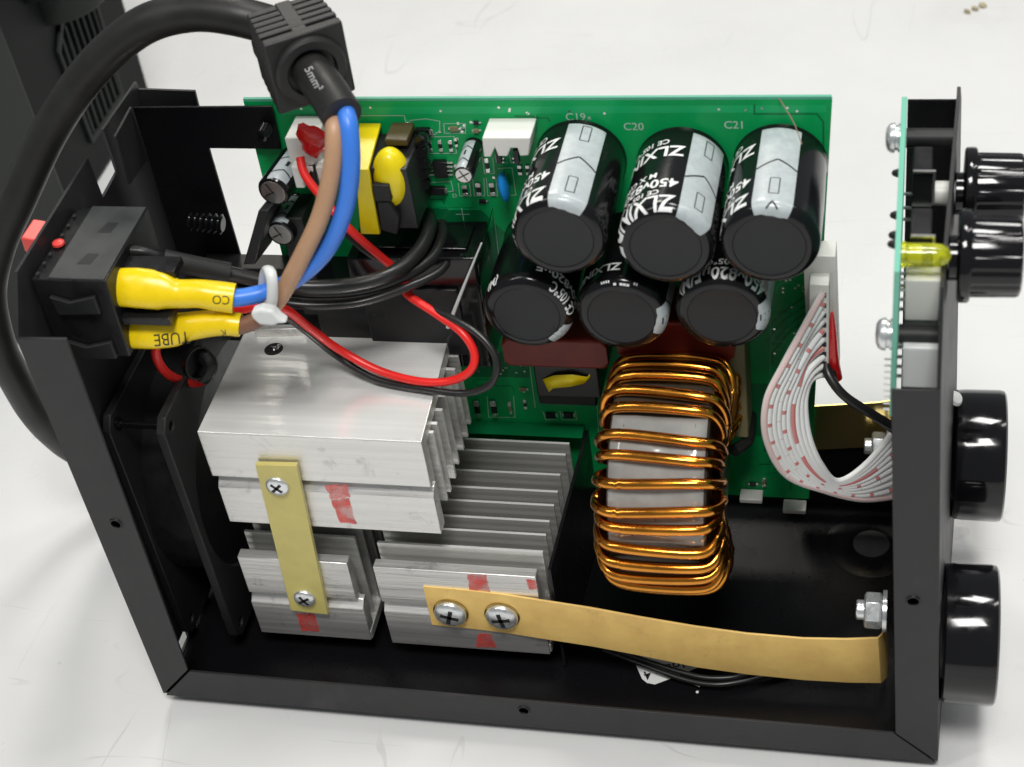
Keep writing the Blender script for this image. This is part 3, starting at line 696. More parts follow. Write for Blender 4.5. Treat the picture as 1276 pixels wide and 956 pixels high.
# wound coil bulging out to the right
b = B()
for i in range(17):
    t = .5-.5*math.cos(math.pi*i/16); z = 200+t*25; rx = 6.8*math.sqrt(max(.0, 1-((t-.5)/.505)**2))+.3
    for k in range(20):
        a = 2*math.pi*k/20; b.v.append((118.5+rx*math.cos(a)*1.05+1.2*t, 92+(rx*.9+.6)*math.sin(a), z))
for i in range(16):
    for k in range(20): b.f.append((i*20+k, i*20+(k+1) % 20, (i+1)*20+(k+1) % 20, (i+1)*20+k))
b.f += [tuple(range(20)), tuple(range(320, 340))]
b.build('taped_winding', 'yellow_tape', tr, smooth=50)
B().box((113.6, 83.4, 207), (120.2, 86.4, 214.5)).build('core_face', 'plastic_matte', tr, bevel=.6)
B().prism([(113.4, 193), (119.5, 191), (121.5, 199), (118.8, 206.5), (114, 206.5)], XZ, 83.8, 87).build('core_leg', 'plastic_matte', tr, bevel=.6)
for k in range(5): B().lathe([(2.3, 0), (2.6, .6), (2.6, 4), (2.2, 5)], (129.0-.6*k, 103, 221-k*5.0), (0, 1, -.2), 16).build('bobbin_pin', 'gloss', tr)
B().box((116, 100, 221), (125, 112, 224)).build('bobbin_top', 'bobbin_tan', tr, bevel=.5)

# ---- heatsinks
def fin_mesh(x0, x1, z0, z1, th, name='fin'):
    """ridged fin plate around y = 0"""
    n = 24; prof = []
    for i in range(n+1):
        z = z0+(z1-z0)*i/n; prof.append((-th/2-(.09 if i % 2 else 0), z))
    for i in range(n, -1, -1):
        z = z0+(z1-z0)*i/n; prof.append((th/2+(.09 if i % 2 else 0), z))
    m = len(prof); b = B(); b.v = [(x0, y, z) for y, z in prof]+[(x1, y, z) for y, z in prof]
    for i in range(m): j = (i+1) % m; b.f.append((i, j, m+j, m+i))
    for i in range(n):
        k = m-1-i; b.f.append((i, i+1, k-1, k)); b.f.append((m+i, m+k, m+k-1, m+i+1))
    return b.mesh(name, 3)
def fins(parent, ys, x0, x1, z0, z1, th=1.2, jit=.5):
    o = None
    for y in ys:
        w_ = Matrix.Translation(Vector((random.uniform(-jit, jit), y, random.uniform(-jit, jit)*.6))*MM)
        if o is None:
            me = fin_mesh(x0, x1, z0, z1, th); me.materials.append(MATS['alu_fin']); me.materials.append(MATS['fin_highlight'])
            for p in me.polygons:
                if abs(p.normal.z) > .9 or abs(p.normal.x) > .9: p.material_index = 1      # sawn edges, their bright highlight put into the colour
            o = link('fin', me, 'alu_fin', parent, w_)
        else: dup(o, parent, w_)
def patch(name, quad, material, parent, off=(0, -.06, 0)):
    rg = random.Random(len(bpy.data.objects)); out = []
    for i in range(len(quad)):            # hand-drawn edge
        a = Vector(quad[i]); c = Vector(quad[(i+1) % len(quad)])
        for k in range(7): out.append(a.lerp(c, k/7)+Vector(off)+Vector((rg.uniform(-.35, .35), 0, rg.uniform(-.35, .35))))
    return B().add(out, [tuple(range(len(out)))]).build(name, material, parent, smooth=0)
HFY = 29.0
hu = empty('heatsink', (86, 60, 80), parent=WMCH, label='upper aluminium heatsink with smooth flat top')
tp = B().prism([(HFY, 109.2), (HFY+6.5, 109.2), (HFY+6.5, 127.5), (91, 127.5), (91, 134), (HFY, 134)], lambda a, b, t: (40.8 if t == 0 else 132.6-(a-HFY)*.046, a, b), 0, 1).build('body', 'alu_cut', hu, bevel=.5)
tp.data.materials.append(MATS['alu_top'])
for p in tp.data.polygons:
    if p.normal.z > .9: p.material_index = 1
B().prism([(HFY+.2, 82.5), (HFY+6.5, 82.5), (HFY+6.5, 106.6), (HFY+3.6, 106.6), (HFY+.2, 103)], lambda a, b, t: (t, a, b), 41.6, 132.6).build('lower_rail', 'alu_cut', hu, bevel=.3)
B().box((42.5, HFY+5.6, 83), (131.5, HFY+8.6, 127.4)).build('rail_web', 'alu_fin', hu)
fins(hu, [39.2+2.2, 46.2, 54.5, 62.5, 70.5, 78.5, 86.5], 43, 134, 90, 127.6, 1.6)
B().prism([(47, 87), (68, 88.6), (68, 91.5), (47, 90.5)], XY, 134.05, 138).build('end_lug', 'alu_cut', hu, bevel=.3)
# hole with loose swarf in the top plate
c = at(341, 435, z=134.1); B().lathe([(4.0, .02), (3.4, .12), (3.0, .05), (2.6, -.0), (0, .02)], (c.x, c.y, 134.02), (0, 0, 1), 24).build('tapped_hole', 'plastic_matte', hu)
b = B()
for k in range(7):
    a = random.uniform(0, 6.28); p = Vector((c.x+random.uniform(-2.2, 2.2), c.y+random.uniform(-1.6, 1.6), 134.2)); q = p+Vector((math.cos(a)*2, math.sin(a)*2, .6)); b.tube([p, (p+q)/2+Vector((0, 0, .5)), q], .28, 6, 3)
b.build('metal_swarf', 'solder', hu)
def quadY(pts, y): return [at(px, py, y=y) for px, py in pts]
patch('red_ink_mark', quadY([(405, 604), (432, 603), (436, 619), (412, 622)], HFY+.2), 'red_ink', hu, (0, -.25, 0))
patch('red_ink_mark', quadY([(412, 623), (435, 620), (444, 652), (424, 651)], HFY+.2), 'red_ink', hu, (0, -.25, 0))

hl = empty('heatsink', (65, 60, 11), parent=WMCH, label='small lower left aluminium heatsink beside the fan')
B().box((39.5, HFY+.4, 12), (90.5, 108, 17)).build('base_plate', 'alu_fin', hl, bevel=.4)
B().prism([(HFY-.5, 12.2), (HFY+5.5, 12.2), (HFY+5.5, 36), (HFY+2.8, 36), (HFY-.5, 32.6)], lambda a, b, t: (t, a, b), 39.2, 90.2).build('lower_rail', 'alu_cut', hl, bevel=.35)
B().prism([(HFY-.5, 39), (HFY+4.4, 39), (HFY+4.4, 61.5), (HFY-.5, 61.5)], lambda a, b, t: (t, a, b), 39.8, 88.5).build('front_rail', 'alu_cut', hl, bevel=.35)
B().box((40.5, HFY+4.6, 16), (88, HFY+6, 58)).build('rail_web', 'alu_fin', hl)
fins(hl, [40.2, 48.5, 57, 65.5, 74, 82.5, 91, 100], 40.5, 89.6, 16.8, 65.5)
patch('red_ink_mark', quadY([(369, 764), (392, 764), (398, 787), (376, 786)], HFY-.5), 'red_ink', hl, (0, -.15, 0))

hr = empty('heatsink', (134, 60, 11), parent=WMCH, label='large lower right aluminium heatsink under the brass strap')
B().prism([(99, HFY+.4), (170.2, HFY+.4), (173, 109), (99, 109)], XY, 12, 17).build('base_plate', 'alu_fin', hr, bevel=.4)
B().prism([(HFY-.5, 11.5), (HFY+5.5, 11.5), (HFY+5.5, 36), (HFY+2.8, 36), (HFY-.5, 32.4)], lambda a, b, t: (t, a, b), 99.4, 169.5).build('lower_rail', 'alu_cut', hr, bevel=.35)
B().prism([(HFY-.5, 38.6), (HFY+4.4, 38.6), (HFY+4.4, 60.5), (HFY-.5, 60.5)], lambda a, b, t: (t, a, b), 99.6, 168.8).build('front_rail', 'alu_cut', hr, bevel=.35)
B().box((101, HFY+4.6, 16), (168, HFY+6, 57)).build('rail_web', 'alu_fin', hr)
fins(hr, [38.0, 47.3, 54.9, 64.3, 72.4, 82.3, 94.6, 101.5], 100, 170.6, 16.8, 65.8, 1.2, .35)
patch('red_ink_mark', quadY([(582, 716), (606, 716), (611, 738), (586, 737)], HFY-.5), 'red_ink', hr, (0, -.15, 0))
patch('red_ink_mark', quadY([(655, 722), (668, 723), (669, 735), (660, 734)], HFY-.5), 'red_ink', hr, (0, -.15, 0))
patch('red_ink_mark', quadY([(596, 789), (612, 790), (619, 807), (593, 806)], HFY-.5), 'red_ink', hr, (0, -.15, 0))
B().hexa([(100, 111, 60), (176, 111, 60), (176, 111.6, 60), (100, 111.6, 60)], [(100, 104.5, 66.4), (176, 104.5, 66.4), (176, 112, 66.9), (100, 112, 66.9)]).build('insulating_sheet', 'mask_dark', WMCH, 'dark insulating sheet behind the lower heatsink')
B().prism([(174, 30), (175.2, 30), (177.5, 112), (176, 112)], XY, 3, 64).build('insulating_sheet', 'plastic', WMCH, 'thin black insulating sheet beside the lower heatsink')

# ---- yellow-green insulating strip joining the heatsinks
fr = B().prism([(62.8, 120), (80.2, 120.6), (74.7, 30.6), (58.0, 31.6)], XZ, HFY-3.0, HFY-.7).build('insulating_strip', 'fr4', WMCH, 'yellow-green fibreglass strip screwed across two heatsinks', bevel=.2)
for (px, py) in ((346, 605), (380, 745)):
    p = at(px, py, y=HFY-3); screw_head('screw', (p.x, HFY-3.0, p.z), (0, -1, 0), 4.9, 2.0, fr, 'zinc')

# ---- brass strap from the lower heatsink to the front terminal
b = B(); pth = []
for (px, pt, pb, y) in ((527, 731, 779, HFY-1.0), (580, 735.5, 783.5, HFY-1.1), (626, 741, 789, HFY-1.2), (670, 748, 796, HFY-2.0), (735, 758, 806, HFY-3.6), (800, 770, 818.5, HFY-4.6), (865, 781, 832, HFY-5), (930, 790, 841, HFY-5), (1000, 796, 848, HFY-4.5), (1055, 797, 851, HFY-4), (1094, 795.5, 851.5, HFY-3.6)):
    pth.append((at(px, pt, y=y), at(px+(11 if px < 540 else 4), pb, y=y)))
a, c = pth[-1]; pth.append((a+Vector((2.2, 3, 0)), c+Vector((2.2, 3, 0)))); pth.append((a+Vector((2.6, 14, 0)), c+Vector((2.6, 14, 0))))
for k, (a, c) in enumerate(pth):
    for dy in (0, .9): b.v += [tuple(a+Vector((0, dy, 0)) if k < len(pth)-2 else a+Vector((-dy, 0, 0))), tuple(c+Vector((0, dy, 0)) if k < len(pth)-2 else c+Vector((-dy, 0, 0)))]
for i in range(len(pth)-1):
    k = i*4; b.f += [(k, k+1, k+5, k+4), (k+3, k+2, k+6, k+7), (k, k+4, k+6, k+2), (k+1, k+3, k+7, k+5)]
b.f += [(0, 2, 3, 1), (len(b.v)-4, len(b.v)-3, len(b.v)-1, len(b.v)-2)]
bst = b.build('brass_strap', 'brass', WMCH, 'long brass strap bending from heatsink to front panel', smooth=40, bevel=.15)
for (px, py) in ((562, 762), (626, 766)):
    p = at(px, py, y=HFY-1.2)
    B().lathe([(7.6, 0), (7.6, .7), (7.2, .9), (3, .9)], (p.x, HFY-1.2, p.z), (0, -1, 0), 32).build('washer', 'brass_dark', bst)
    screw_head('screw', (p.x, HFY-2.0, p.z), (0, -1, .0), 6.9, 2.9, bst, 'zinc')
def hex_bolt(c, x0, x1, r, parent):
    b = B().lathe([(r*.86, 0), (r, .8), (r, x1-x0-.8), (r*.86, x1-x0)], (x0, c[0], c[1]), (1, 0, 0), 6); o = b.build('terminal_nut', 'zinc', parent, smooth=20, bevel=.3)
    B().lathe([(r*1.15, 0), (r*1.15, 1.6)], (x1+.1, c[0], c[1]), (1, 0, 0), 28).build('spring_washer', 'zinc', parent)
    B().lathe([(r*.5, 0), (r*.55, .5), (r*.55, 4)], (x0-3, c[0], c[1]), (1, 0, 0), 20).build('terminal_stud', 'zinc', parent)
hex_bolt((30, 52), 299.5, 306.5, 7.2, WMCH)
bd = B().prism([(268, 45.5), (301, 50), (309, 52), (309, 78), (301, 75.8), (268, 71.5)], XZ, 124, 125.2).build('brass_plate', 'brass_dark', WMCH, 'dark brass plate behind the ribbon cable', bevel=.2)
hex_bolt((116, 58), 299, 305, 6.5, WMCH)
B().box((264, 126, 17.5), (309, 134, 50)).build('socket_insulator', 'black_shaded', WMCH, bevel=.5)

# ---- copper wound choke
ch = empty('copper_choke', (220, 62, 45), parent=WMCH, label='toroidal choke wound with thick copper wire')
TX, TY, TZ = at(836, 590, y=62).x, 63.0, at(833, 588, y=63).z
B().lathe([(23, -19), (42.6, -19), (43.6, -17.8), (43.6, 17.8), (42.6, 19), (23, 19), (23, -19)], (TX, TY, TZ), (1, 0, 0), 72).build('core', 'core_dark', ch, smooth=25)
b = B(); va = math.atan2(CAMP.z-TZ, -(CAMP.y-TY))
for i in range(25):
    a = va+math.radians(-40+i*68/24)
    for k in range(9):
        x = -18.2+k*36.4/8; rr = 43.9+.22*math.sin(i*1.3+k)+.15*math.sin(k*2.1+i*.4)
        b.v.append((TX+x, TY-rr*math.cos(a), TZ+rr*math.sin(a)))
for i in range(24):
    for k in range(8): b.f.append((i*9+k, i*9+k+1, (i+1)*9+k+1, (i+1)*9+k))
b.build('film_wrap', 'core_wrap', ch, smooth=60).modifiers.new('thick', 'SOLIDIFY').thickness = .0002
view = math.degrees(math.atan2(CAMP.z-TZ, -(CAMP.y-TY)))       # direction to the viewer in the y-z plane
offs = [78, 61, 51, 40, 30.5, 15.5, 6, -6, -19.5, -28, -40, -51, -61.5, -73]
offs += [-86, -98, -110, -122, 90, 101, 113, 125, 138]
for i, o_ in enumerate(offs):
    base = math.radians(view+o_)
    def pr(x, r, skew=0.0):
        a = base+skew; return Vector((TX+x, TY-r*math.cos(a), TZ+r*math.sin(a)))
    hw = 22.6+random.uniform(-.7, .9); ro = 46.6+random.uniform(-.3, .5); ri = 17.5+random.uniform(0, 2.5)
    sk = random.uniform(-.022, .022); ins = -.10*math.copysign(1, o_)*min(1, abs(o_)/40)
    pts = [pr(-hw+10, ro, sk), pr(0, ro+.5), pr(hw-10, ro, -sk), pr(hw-3.4, ro-1.9, -sk), pr(hw-.2, ro-6.5, ins*.4), pr(hw+.8, ro-12, ins*.7), pr(hw+.4, (ro+ri)/2, ins), pr(hw-2, ri+3, ins*1.2), pr(hw-8, ri, .09), pr(-hw+8, ri, .09), pr(-hw+2, ri+3, .05), pr(-hw-.2, (ro+ri)/2, .02), pr(-hw-.8, ro-12, sk), pr(-hw+.2, ro-6.5, sk), pr(-hw+3.4, ro-1.9, sk)]
    B().tube(pts, 2.2, 12, 7, closed=True).build('wire_turn', 'copper', ch, smooth=60)
B().tube([(TX+22, TY+30, TZ+8), (TX+25, 100, TZ+6), (TX+24, 112.9, TZ+4)], 2.15, 12, 6).build('wire_end', 'copper', ch)
B().tube([(TX+22, TY+26, TZ-12), (TX+27, 98, TZ-14), (TX+27, 112.9, TZ-14)], 2.6, 12, 6).build('wire_sleeve', 'black_wire', ch)

# ---- display board behind the front panel, with controls
BXP = 308.0
db = B().box((BXP-1.0, 12, 173), (BXP+.9, 112, 235)).build('display_board', 'board_edge', WMCH, 'pale green control board seen edge on', bevel=.15)
sts = []
for (px, py, y) in ((1115, 172, 104), (1097, 416, 20)):
    p = at(px, py, y=y)
    B().cyl((BXP+1, y, p.z), (FPX_(y, p.z)-1.3, y, p.z), 3.5, 28).build('standoff', 'plastic_matte', db)
    o = B().lathe([(0, 0), (3.2, .25), (4.6, 1.0), (5.3, 2.0), (5.5, 3.4), (4.8, 3.6)], (BXP-6.4, y, p.z), (1, 0, 0), 28).build('screw', 'zinc', db, smooth=50)
    B().lathe([(4.4, 0), (4.6, .4), (4.6, 1.2), (5.2, 1.3), (5.2, 2.0)], (BXP-3.0, y, p.z), (1, 0, 0), 28).build('spring_washer', 'zinc', db)
b = B()
for k in range(9): b.box((BXP-3.2, 14+k*.2, 174+k*2.6), (BXP-1, 14.6+k*.2, 174.5+k*2.6))
b.build('pin_row', 'tin', db)
for (y, z) in ((88, 219), (70, 214), (48, 222), (30, 232)):
    B().lathe([(0, 0), (1.0, .5), (1.5, 1.8), (1.6, 2.6)], (BXP-3.6, y, z), (1, 0, 0), 12).build('solder_pin', 'plastic', db)
def pot(y, z, nm):
    p = empty('rotary_control', (325, y, z), parent=WMCH, label=nm)
    B().box((BXP+3.6, y-8, z-9), (BXP+10.4, y+8, z+13.5)).build('potentiometer', 'plastic', p, bevel=.6)
    b = B()
    for x0, x1, z0, z1 in ((BXP+3.8, BXP+11.4, z+13.6, z+14.3), (BXP+10.6, BXP+11.4, z+.2, z+13.5), (BXP+3.8, BXP+10.5, z-.4, z+.3)): b.box((x0, y-8.8, z0), (x1, y-7.6, z1))
    for zz in (z+4, z-2, z-7): b.box((BXP+1, y-8, zz-.35), (BXP+4, y-7, zz+.35))
    b.build('metal_bracket', 'tin', p)
    x = FPX_(y, z)
    B().cyl((BXP+11.5, y, z-1), (x+2, y, z-1), 4.4, 24).build('bushing', 'white_plastic', p)
    B().cyl((x+.1, y, z-1), (x+3, y, z-1), 7.5, 28).build('collar', 'gloss', p, bevel=.3)
    B().lathe([(14.6, 0), (15.4, .5), (15.5, 1.4), (15.5, 3.4), (15.0, 4.1), (13.4, 4.3)], (x+3, y, z), (1, 0, 0), 56).build('knob_skirt', 'gloss', p, smooth=40)
    def fl(r, t, a): return r-.55*max(0, math.cos(a*15))**2 if 5 < t < 19.4 and r > 12.5 else r
    B().lathe([(13.6, 4.2), (13.6, 5.6), (13.4, 18.5), (13.0, 19.6), (11.8, 20.2), (0, 20.2)], (x+3, y, z), (1, 0, 0), 176, fl).build('knob', 'gloss', p, smooth=50)
pot(88, 211.5, 'fluted black knob and control farther from the viewer')
pot(42, 218.5, 'fluted black knob and control nearer to the viewer')
ld = empty('indicator_light', (316, 27, 230), parent=WMCH, label='yellow-green indicator LED')
c = at(1150, 318, y=27)
B().lathe([(0, 0), (4.3, 0), (4.3, 1.4), (3.9, 1.6), (3.9, 10.5), (3.6, 12.6), (2.8, 14.2), (1.6, 15.2), (0, 15.6)], (BXP+1, 27, c.z), (1, 0, 0), 32).build('lens', 'led', ld, smooth=40)
B().box((BXP+3, 25.2, c.z-1.6), (BXP+7.5, 28.8, c.z+2)).build('die_cup', 'led_die', ld, bevel=.4)
for (px, py, y, wx, hz, m_) in ((1150, 375, 24, 12.5, 17, 'white_plastic'), (1146, 459, 14, 13.5, 17.5, 'nylon')):
    p = at(px, py, y=y)
    o = B().box((BXP+2.6, y, p.z-hz/2), (BXP+1.2+wx, y+14, p.z+hz/2)).build('board_connector', m_, WMCH, bevel=.5)
    for k in range(4): B().box((BXP+1, y+2, p.z-hz*.36+k*hz*.24), (BXP+3.4, y+3, p.z-hz*.36+k*hz*.24+.8)).build('pin', 'tin', o)

# ---- welding sockets on the outside of the front panel
for (px, py, y, lb) in ((1215, 567, 108, 'black round welding socket farther from the viewer'), (1210, 790, 27, 'black round welding socket nearer to the viewer')):
    p = at(px, py, y=y); x = FPX_(y, p.z); k = 1.0
    sk = empty('welding_socket', (x+10, y, p.z), parent=WMCH, label=lb)
    B().lathe([(20, .1), (26.3, .1), (26.9, .8), (27.2, 4), (27.4, 17.5), (27.0, 19.4), (26.0, 20.2), (23.5, 20.4), (21.5, 19.6), (20, 15), (12.5, 14), (12, 8), (0, 8)], (x, y, p.z), (1, .0, 0), 72).build('socket_body', 'gloss', sk, smooth=35)
    B().lathe([(0, 0), (5, 0), (5, 8), (4, 9), (0, 9)], (x+8, y, p.z), (1, 0, 0), 20).build('contact', 'brass', sk)
B().lathe([(0, 0), (2.6, .2), (3.4, 1), (2.6, 2.2), (0, 2.8)], (FPX_(100, 98)+.2, 104, 98), (.6, -.3, .8), 16).build('glue_dab', 'glue_white', WMCH)

# ---- ribbon cable
rb = empty('ribbon_cable', at(1020, 400, y=105), parent=WMCH, label='white ribbon cable with red printed dashes')
p0, p1 = at(1018, 330, y=104), at(1030, 468, y=104)
B().hexa([(p0.x-5.2, 103, p0.z+5), (p0.x+7, 103, p0.z+5), (p1.x+5, 103, p1.z+3), (p1.x-7.2, 103, p1.z+3)], [(p0.x-5.2, 112.8, p0.z+5), (p0.x+7, 112.8, p0.z+5), (p1.x+5, 112.8, p1.z+3), (p1.x-7.2, 112.8, p1.z+3)]).build('header', 'white_plastic', rb, bevel=.4)
hxm = (p0.x+p1.x)/2
B().box((hxm-4.2, 95.5, p1.z+6), (hxm+3.2, 103, p0.z-3)).build('plug', 'white_plastic', rb, bevel=.4)
for k in range(9):
    z = p1.z+9+k*(p0.z-p1.z-15)/8.4; B().box((hxm-.4, 95.3, z-1.1), (hxm+2.2, 96.2, z+1.1)).build('plug_slot', 'plastic_matte', rb)
B().tube([(hxm+4.2, 97.5, p0.z-18), (hxm+4.6, 97.5, p0.z-28), (hxm+5.0, 97.5, p1.z+14), (hxm+6.4, 98, p1.z+4)], [.5, 1.5, 2.2, 2.0], 10, 6).build('glue_run', 'red_glue', rb)
LE = [(1017, 362, 96), (1003, 405, 90), (976, 455, 80), (955, 500, 74), (955, 548, 72), (980, 592, 74), (1030, 612, 80), (1075, 622, 86), (1120, 618, 94)]
RE = [(1022, 455, 96), (1010, 470, 93), (1004, 490, 89), (1003, 512, 86), (1008, 545, 83), (1022, 578, 82), (1044, 600, 84), (1080, 578, 92), (1122, 528, 100)]
EL = [at(a, b, y=c) for a, b, c in LE]; ER = [at(a, b, y=c) for a, b, c in RE]
kinds = ['ribbon_pink', 'ribbon_reddash', 'ribbon_plain', 'ribbon_dot', 'ribbon_reddash', 'ribbon_plain', 'ribbon_red', 'ribbon_plain', 'ribbon_plain', 'ribbon_plain']
NR = 10
for k in range(NR):
    t = k/(NR-1); pts = []
    for i, (a, c) in enumerate(zip(EL, ER)):
        q = a.lerp(c, t)
        if i == 0: q = Vector((hxm+.9, 96, p0.z-7-(p0.z-p1.z-15)*t))
        elif i == 1: q += Vector((random.uniform(-.8, .8), random.uniform(-2, 1), 0))
        pts.append(q)
    B().tube(pts, 1.42, 16, 10, flat=((.35, -.7, .62), (1, 1))).build('strand', kinds[k], rb, smooth=60)
B().tube([at(1028, 452, y=97), at(1034, 470, y=92), at(1052, 493, y=88), at(1085, 515, y=88), at(1122, 537, y=92)], 1.9, 12, 10).build('black_lead', 'black_wire', rb, smooth=60)
B().tube([at(1037, 452, y=98), at(1040, 476, y=94), at(1058, 500, y=90), at(1090, 520, y=90), at(1122, 543, y=94)], 1.5, 12, 10).build('black_lead', 'black_wire', rb, smooth=60)

# ---- loose wiring inside
wr = empty('internal_wiring', (100, 60, 140), parent=WMCH, label='red and black fan wires looping over the heatsink')
redp = [at(374, 196, y=94), at(380, 218, y=90), at(402, 247, y=86), at(440, 290, y=80), (119, 82, 172), at(506, 365, y=77), at(545, 392, y=70), at(576, 415, y=64), at(591, 440, y=60), at(586, 462, y=57), at(560, 475, y=57), at(520, 475, z=139.5), at(470, 461, z=141.5), at(420, 434, z=150), at(385, 408, z=166), at(352, 384, y=46), at(318, 383, y=44), at(270, 392, y=50)]
B().tube(redp, 1.7, 12, 10).build('red_wire', 'red_wire', wr, smooth=60)
blkp = [at(388, 205, y=95), at(394, 232, y=92), at(420, 275, y=86), at(450, 308, y=82), (118.5, 85, 169), at(512, 372, y=78), at(560, 395, y=68), at(600, 420, y=62), at(619, 450, y=57), at(612, 478, y=54), at(580, 490, y=54), at(530, 485, z=137), at(470, 473, z=137.5), at(420, 444, z=144), at(380, 412, z=162), at(345, 390, y=45), at(310, 392, y=46)]
B().tube(blkp, 1.4, 12, 10).build('black_wire', 'black_wire', wr, smooth=60)
B().tube([at(222, 415, y=48), at(196, 430, y=46), at(197, 450, y=46), at(212, 468, y=50), at(240, 477, y=56), at(258, 470, y=62), at(262, 445, y=70)], 1.9, 12, 8).build('red_wire', 'red_wire', wr, smooth=60)
B().lathe([(6.2, -.8), (7.0, -.8), (7.0, 1.4), (6.2, 1.4), (6.2, -.8)], at(245, 452, y=54), (.85, -.4, .1), 32).build('fan_lead_ring', 'plastic', wr)
B().tube([at(250, 440, y=60), at(262, 455, y=56), at(252, 472, y=54)], 3.2, 12, 6).build('cable_sheath', 'plastic_matte', wr)
# heavy black leads from the switch to the board
for k, (dz, dy) in enumerate(((0, 0), (-5.4, 3), (-8.2, -1))):
    o_ = Vector((0, dy, dz)); m_ = 'black_wire'
    pts = [at(165, 317, y=44), at(215, 327, y=48), at(290, 342, y=54), at(360, 356, y=58), at(430, 356, y=62), at(485, 342, y=70), at(520, 315, y=85), at(535, 285, y=100), at(533, 268, y=112)]
    pts = [p+o_*min(1, i/2.5)+Vector((4*k*(i > 5), 0, 0)) for i, p in enumerate(pts)]
    if k: pts = pts[2:]
    B().tube(pts, (2.9, 2.4, 1.7)[k], 14, 10).build('heavy_lead', m_, wr, smooth=60)
B().tube([at(160, 316, y=43), at(178, 317, y=44), at(196, 322, y=45), at(205, 323, y=46)], [4.2, 4.4, 4.0, 2.8], 16, 6, flat=((0, 1, .4), (.7, .7, .8, 1))).build('shrink_sleeve', 'plastic', wr, smooth=60)
B().tube([at(203, 322, y=46), at(230, 329, y=48), at(262, 336, y=51), at(285, 341, y=53)], [3.6, 3.9, 4.0, 4.2], 16, 6).build('shrink_sleeve', 'plastic_matte', wr, smooth=60)
b = B().tube([at(752, 805, z=6), at(800, 822, z=7), at(850, 838, z=8), at(885, 845, z=8), at(925, 842, z=8), at(985, 828, z=7)], 1.15, 10, 8); b.build('floor_wire', 'black_wire', wr, smooth=60)
b = B().tube([at(752, 810, z=4), at(800, 828, z=5), at(850, 846, z=5), at(890, 853, z=6), at(930, 848, z=6), at(985, 834, z=5)], 1.15, 10, 8); b.build('floor_wire', 'black_wire', wr, smooth=60)
b = B().tube([at(758, 813, z=2.4), at(800, 826, z=2.4), at(850, 846, z=2.4), at(872, 856, z=2.4)], .35, 8, 8); b.build('floor_wire', 'tin', wr, smooth=60)
tg = [at(792, 828, z=1.35), at(800, 846, z=1.35), at(806, 851, z=1.35), at(816, 853, z=1.35), at(835, 846, z=1.35), at(872, 831, z=1.35), at(850, 815, z=1.35), at(800, 812, z=1.35)]
lb = B().prism([(p.x, p.y) for p in tg], XY, 1.28, 1.4).build('floor_label', 'paper', WMCH, 'white label on the chassis floor under the strap')
V, Fs = text2d('Notbr 4', 6.5, .06); o_ = at(862, 823, z=1.42); d = (at(800, 843, z=1.42)-o_).normalized(); n_ = Vector((d.y, -d.x, 0))
B().add([o_+d*v.x+n_*(v.y-2)*-1 for v in V], Fs).build('label_lettering', 'ink_black', lb, smooth=0)
p = at(869, 863, z=1.3); B().lathe([(0, 0), (.6, .0), (.7, .4), (.4, .8), (0, .9)], p, (0, 0, 1), 10).build('solder_ball', 'ink_white', WMCH)
# glossy ribbed bush that catches glints on the dark part deep in the rear corner
bk = B().box((24, 100, 120), (72, 110, 160)).build('rear_block', 'plastic', WMCH, bevel=.5)
b = B()
for k in range(6): b.lathe([(3.0, 0), (4.2, .9), (4.2, 1.5), (3.0, 2.3)], (at(236, 275, y=100).x+k*2.4, 100, at(236, 275, y=100).z-k*.3), (1, 0, -.1), 20)
b.build('threaded_bush', 'gloss', WMCH)
B().hexa([at(303, 330, y=84), at(318, 330, y=84), at(335, 262, y=84), at(322, 262, y=84)], [at(303, 330, y=84)+Vector((0, 20, -4)), at(318, 330, y=84)+Vector((0, 20, -4)), at(335, 262, y=84)+Vector((0, 20, -4)), at(322, 262, y=84)+Vector((0, 20, -4))]).build('terminal_block', 'plastic_matte', WMCH, bevel=.6)

# =================================================================== POWER CORD
pc = empty('power_cord', at(80, 570, z=0), 'thick black power cord arching over the open machine, with blue and brown leads', 'power cord')
ax = Vector((.56, -.83, -.06)).normalized(); sx_ = Vector((.83, .56, 0)); sx_ = (sx_-ax*sx_.dot(ax)).normalized(); sz_ = sx_.cross(ax)
ln = 24.0; fc_ = at(387, 86, y=80); c0 = fc_-ax*ln; c1 = fc_
jk = [c0+ax*8, c0-ax*4, at(292, 20, y=103), at(235, 16, y=105), at(175, 34, y=103), at(115, 86, y=99), at(64, 160, y=93), at(24, 245, y=84), at(-2, 305, y=78), at(-14, 365, y=74), at(-2, 428, y=73), at(18, 470, y=76), at(41, 509, y=82), at(67, 539, y=92), at(102, 564, y=104), at(180, 600, y=125)]
B().tube(jk, 7.3, 24, 12).build('outer_jacket', 'rubber', pc, smooth=60)
def SR(u, v, t): return c0+ax*t+sx_*u+sz_*v
srl = empty('strain_relief', c0, parent=pc, label='ribbed black rubber cable strain relief')
def ring_block(name, t0, t1, hw0, hw1, parent, material='rubber_mould', bevel=.8):
    return B().hexa([SR(-hw0, -hw0, t0), SR(hw0, -hw0, t0), SR(hw0, hw0, t0), SR(-hw0, hw0, t0)], [SR(-hw1, -hw1, t1), SR(hw1, -hw1, t1), SR(hw1, hw1, t1), SR(-hw1, hw1, t1)]).build(name, material, parent, bevel=bevel)
ring_block('block_core', -.5, ln-2.5, 12.6, 12.9, srl, bevel=.6)
ring_block('end_plate', ln-4.4, ln, 14.6, 14.8, srl, bevel=.9)
nrib = 5
for k in range(nrib):
    t0 = -1.2+k*(ln-3.6)/nrib; ring_block('rib', t0, t0+(ln-3.6)/nrib*.68, 13.6+.22*k, 13.7+.22*k, srl, bevel=.6)
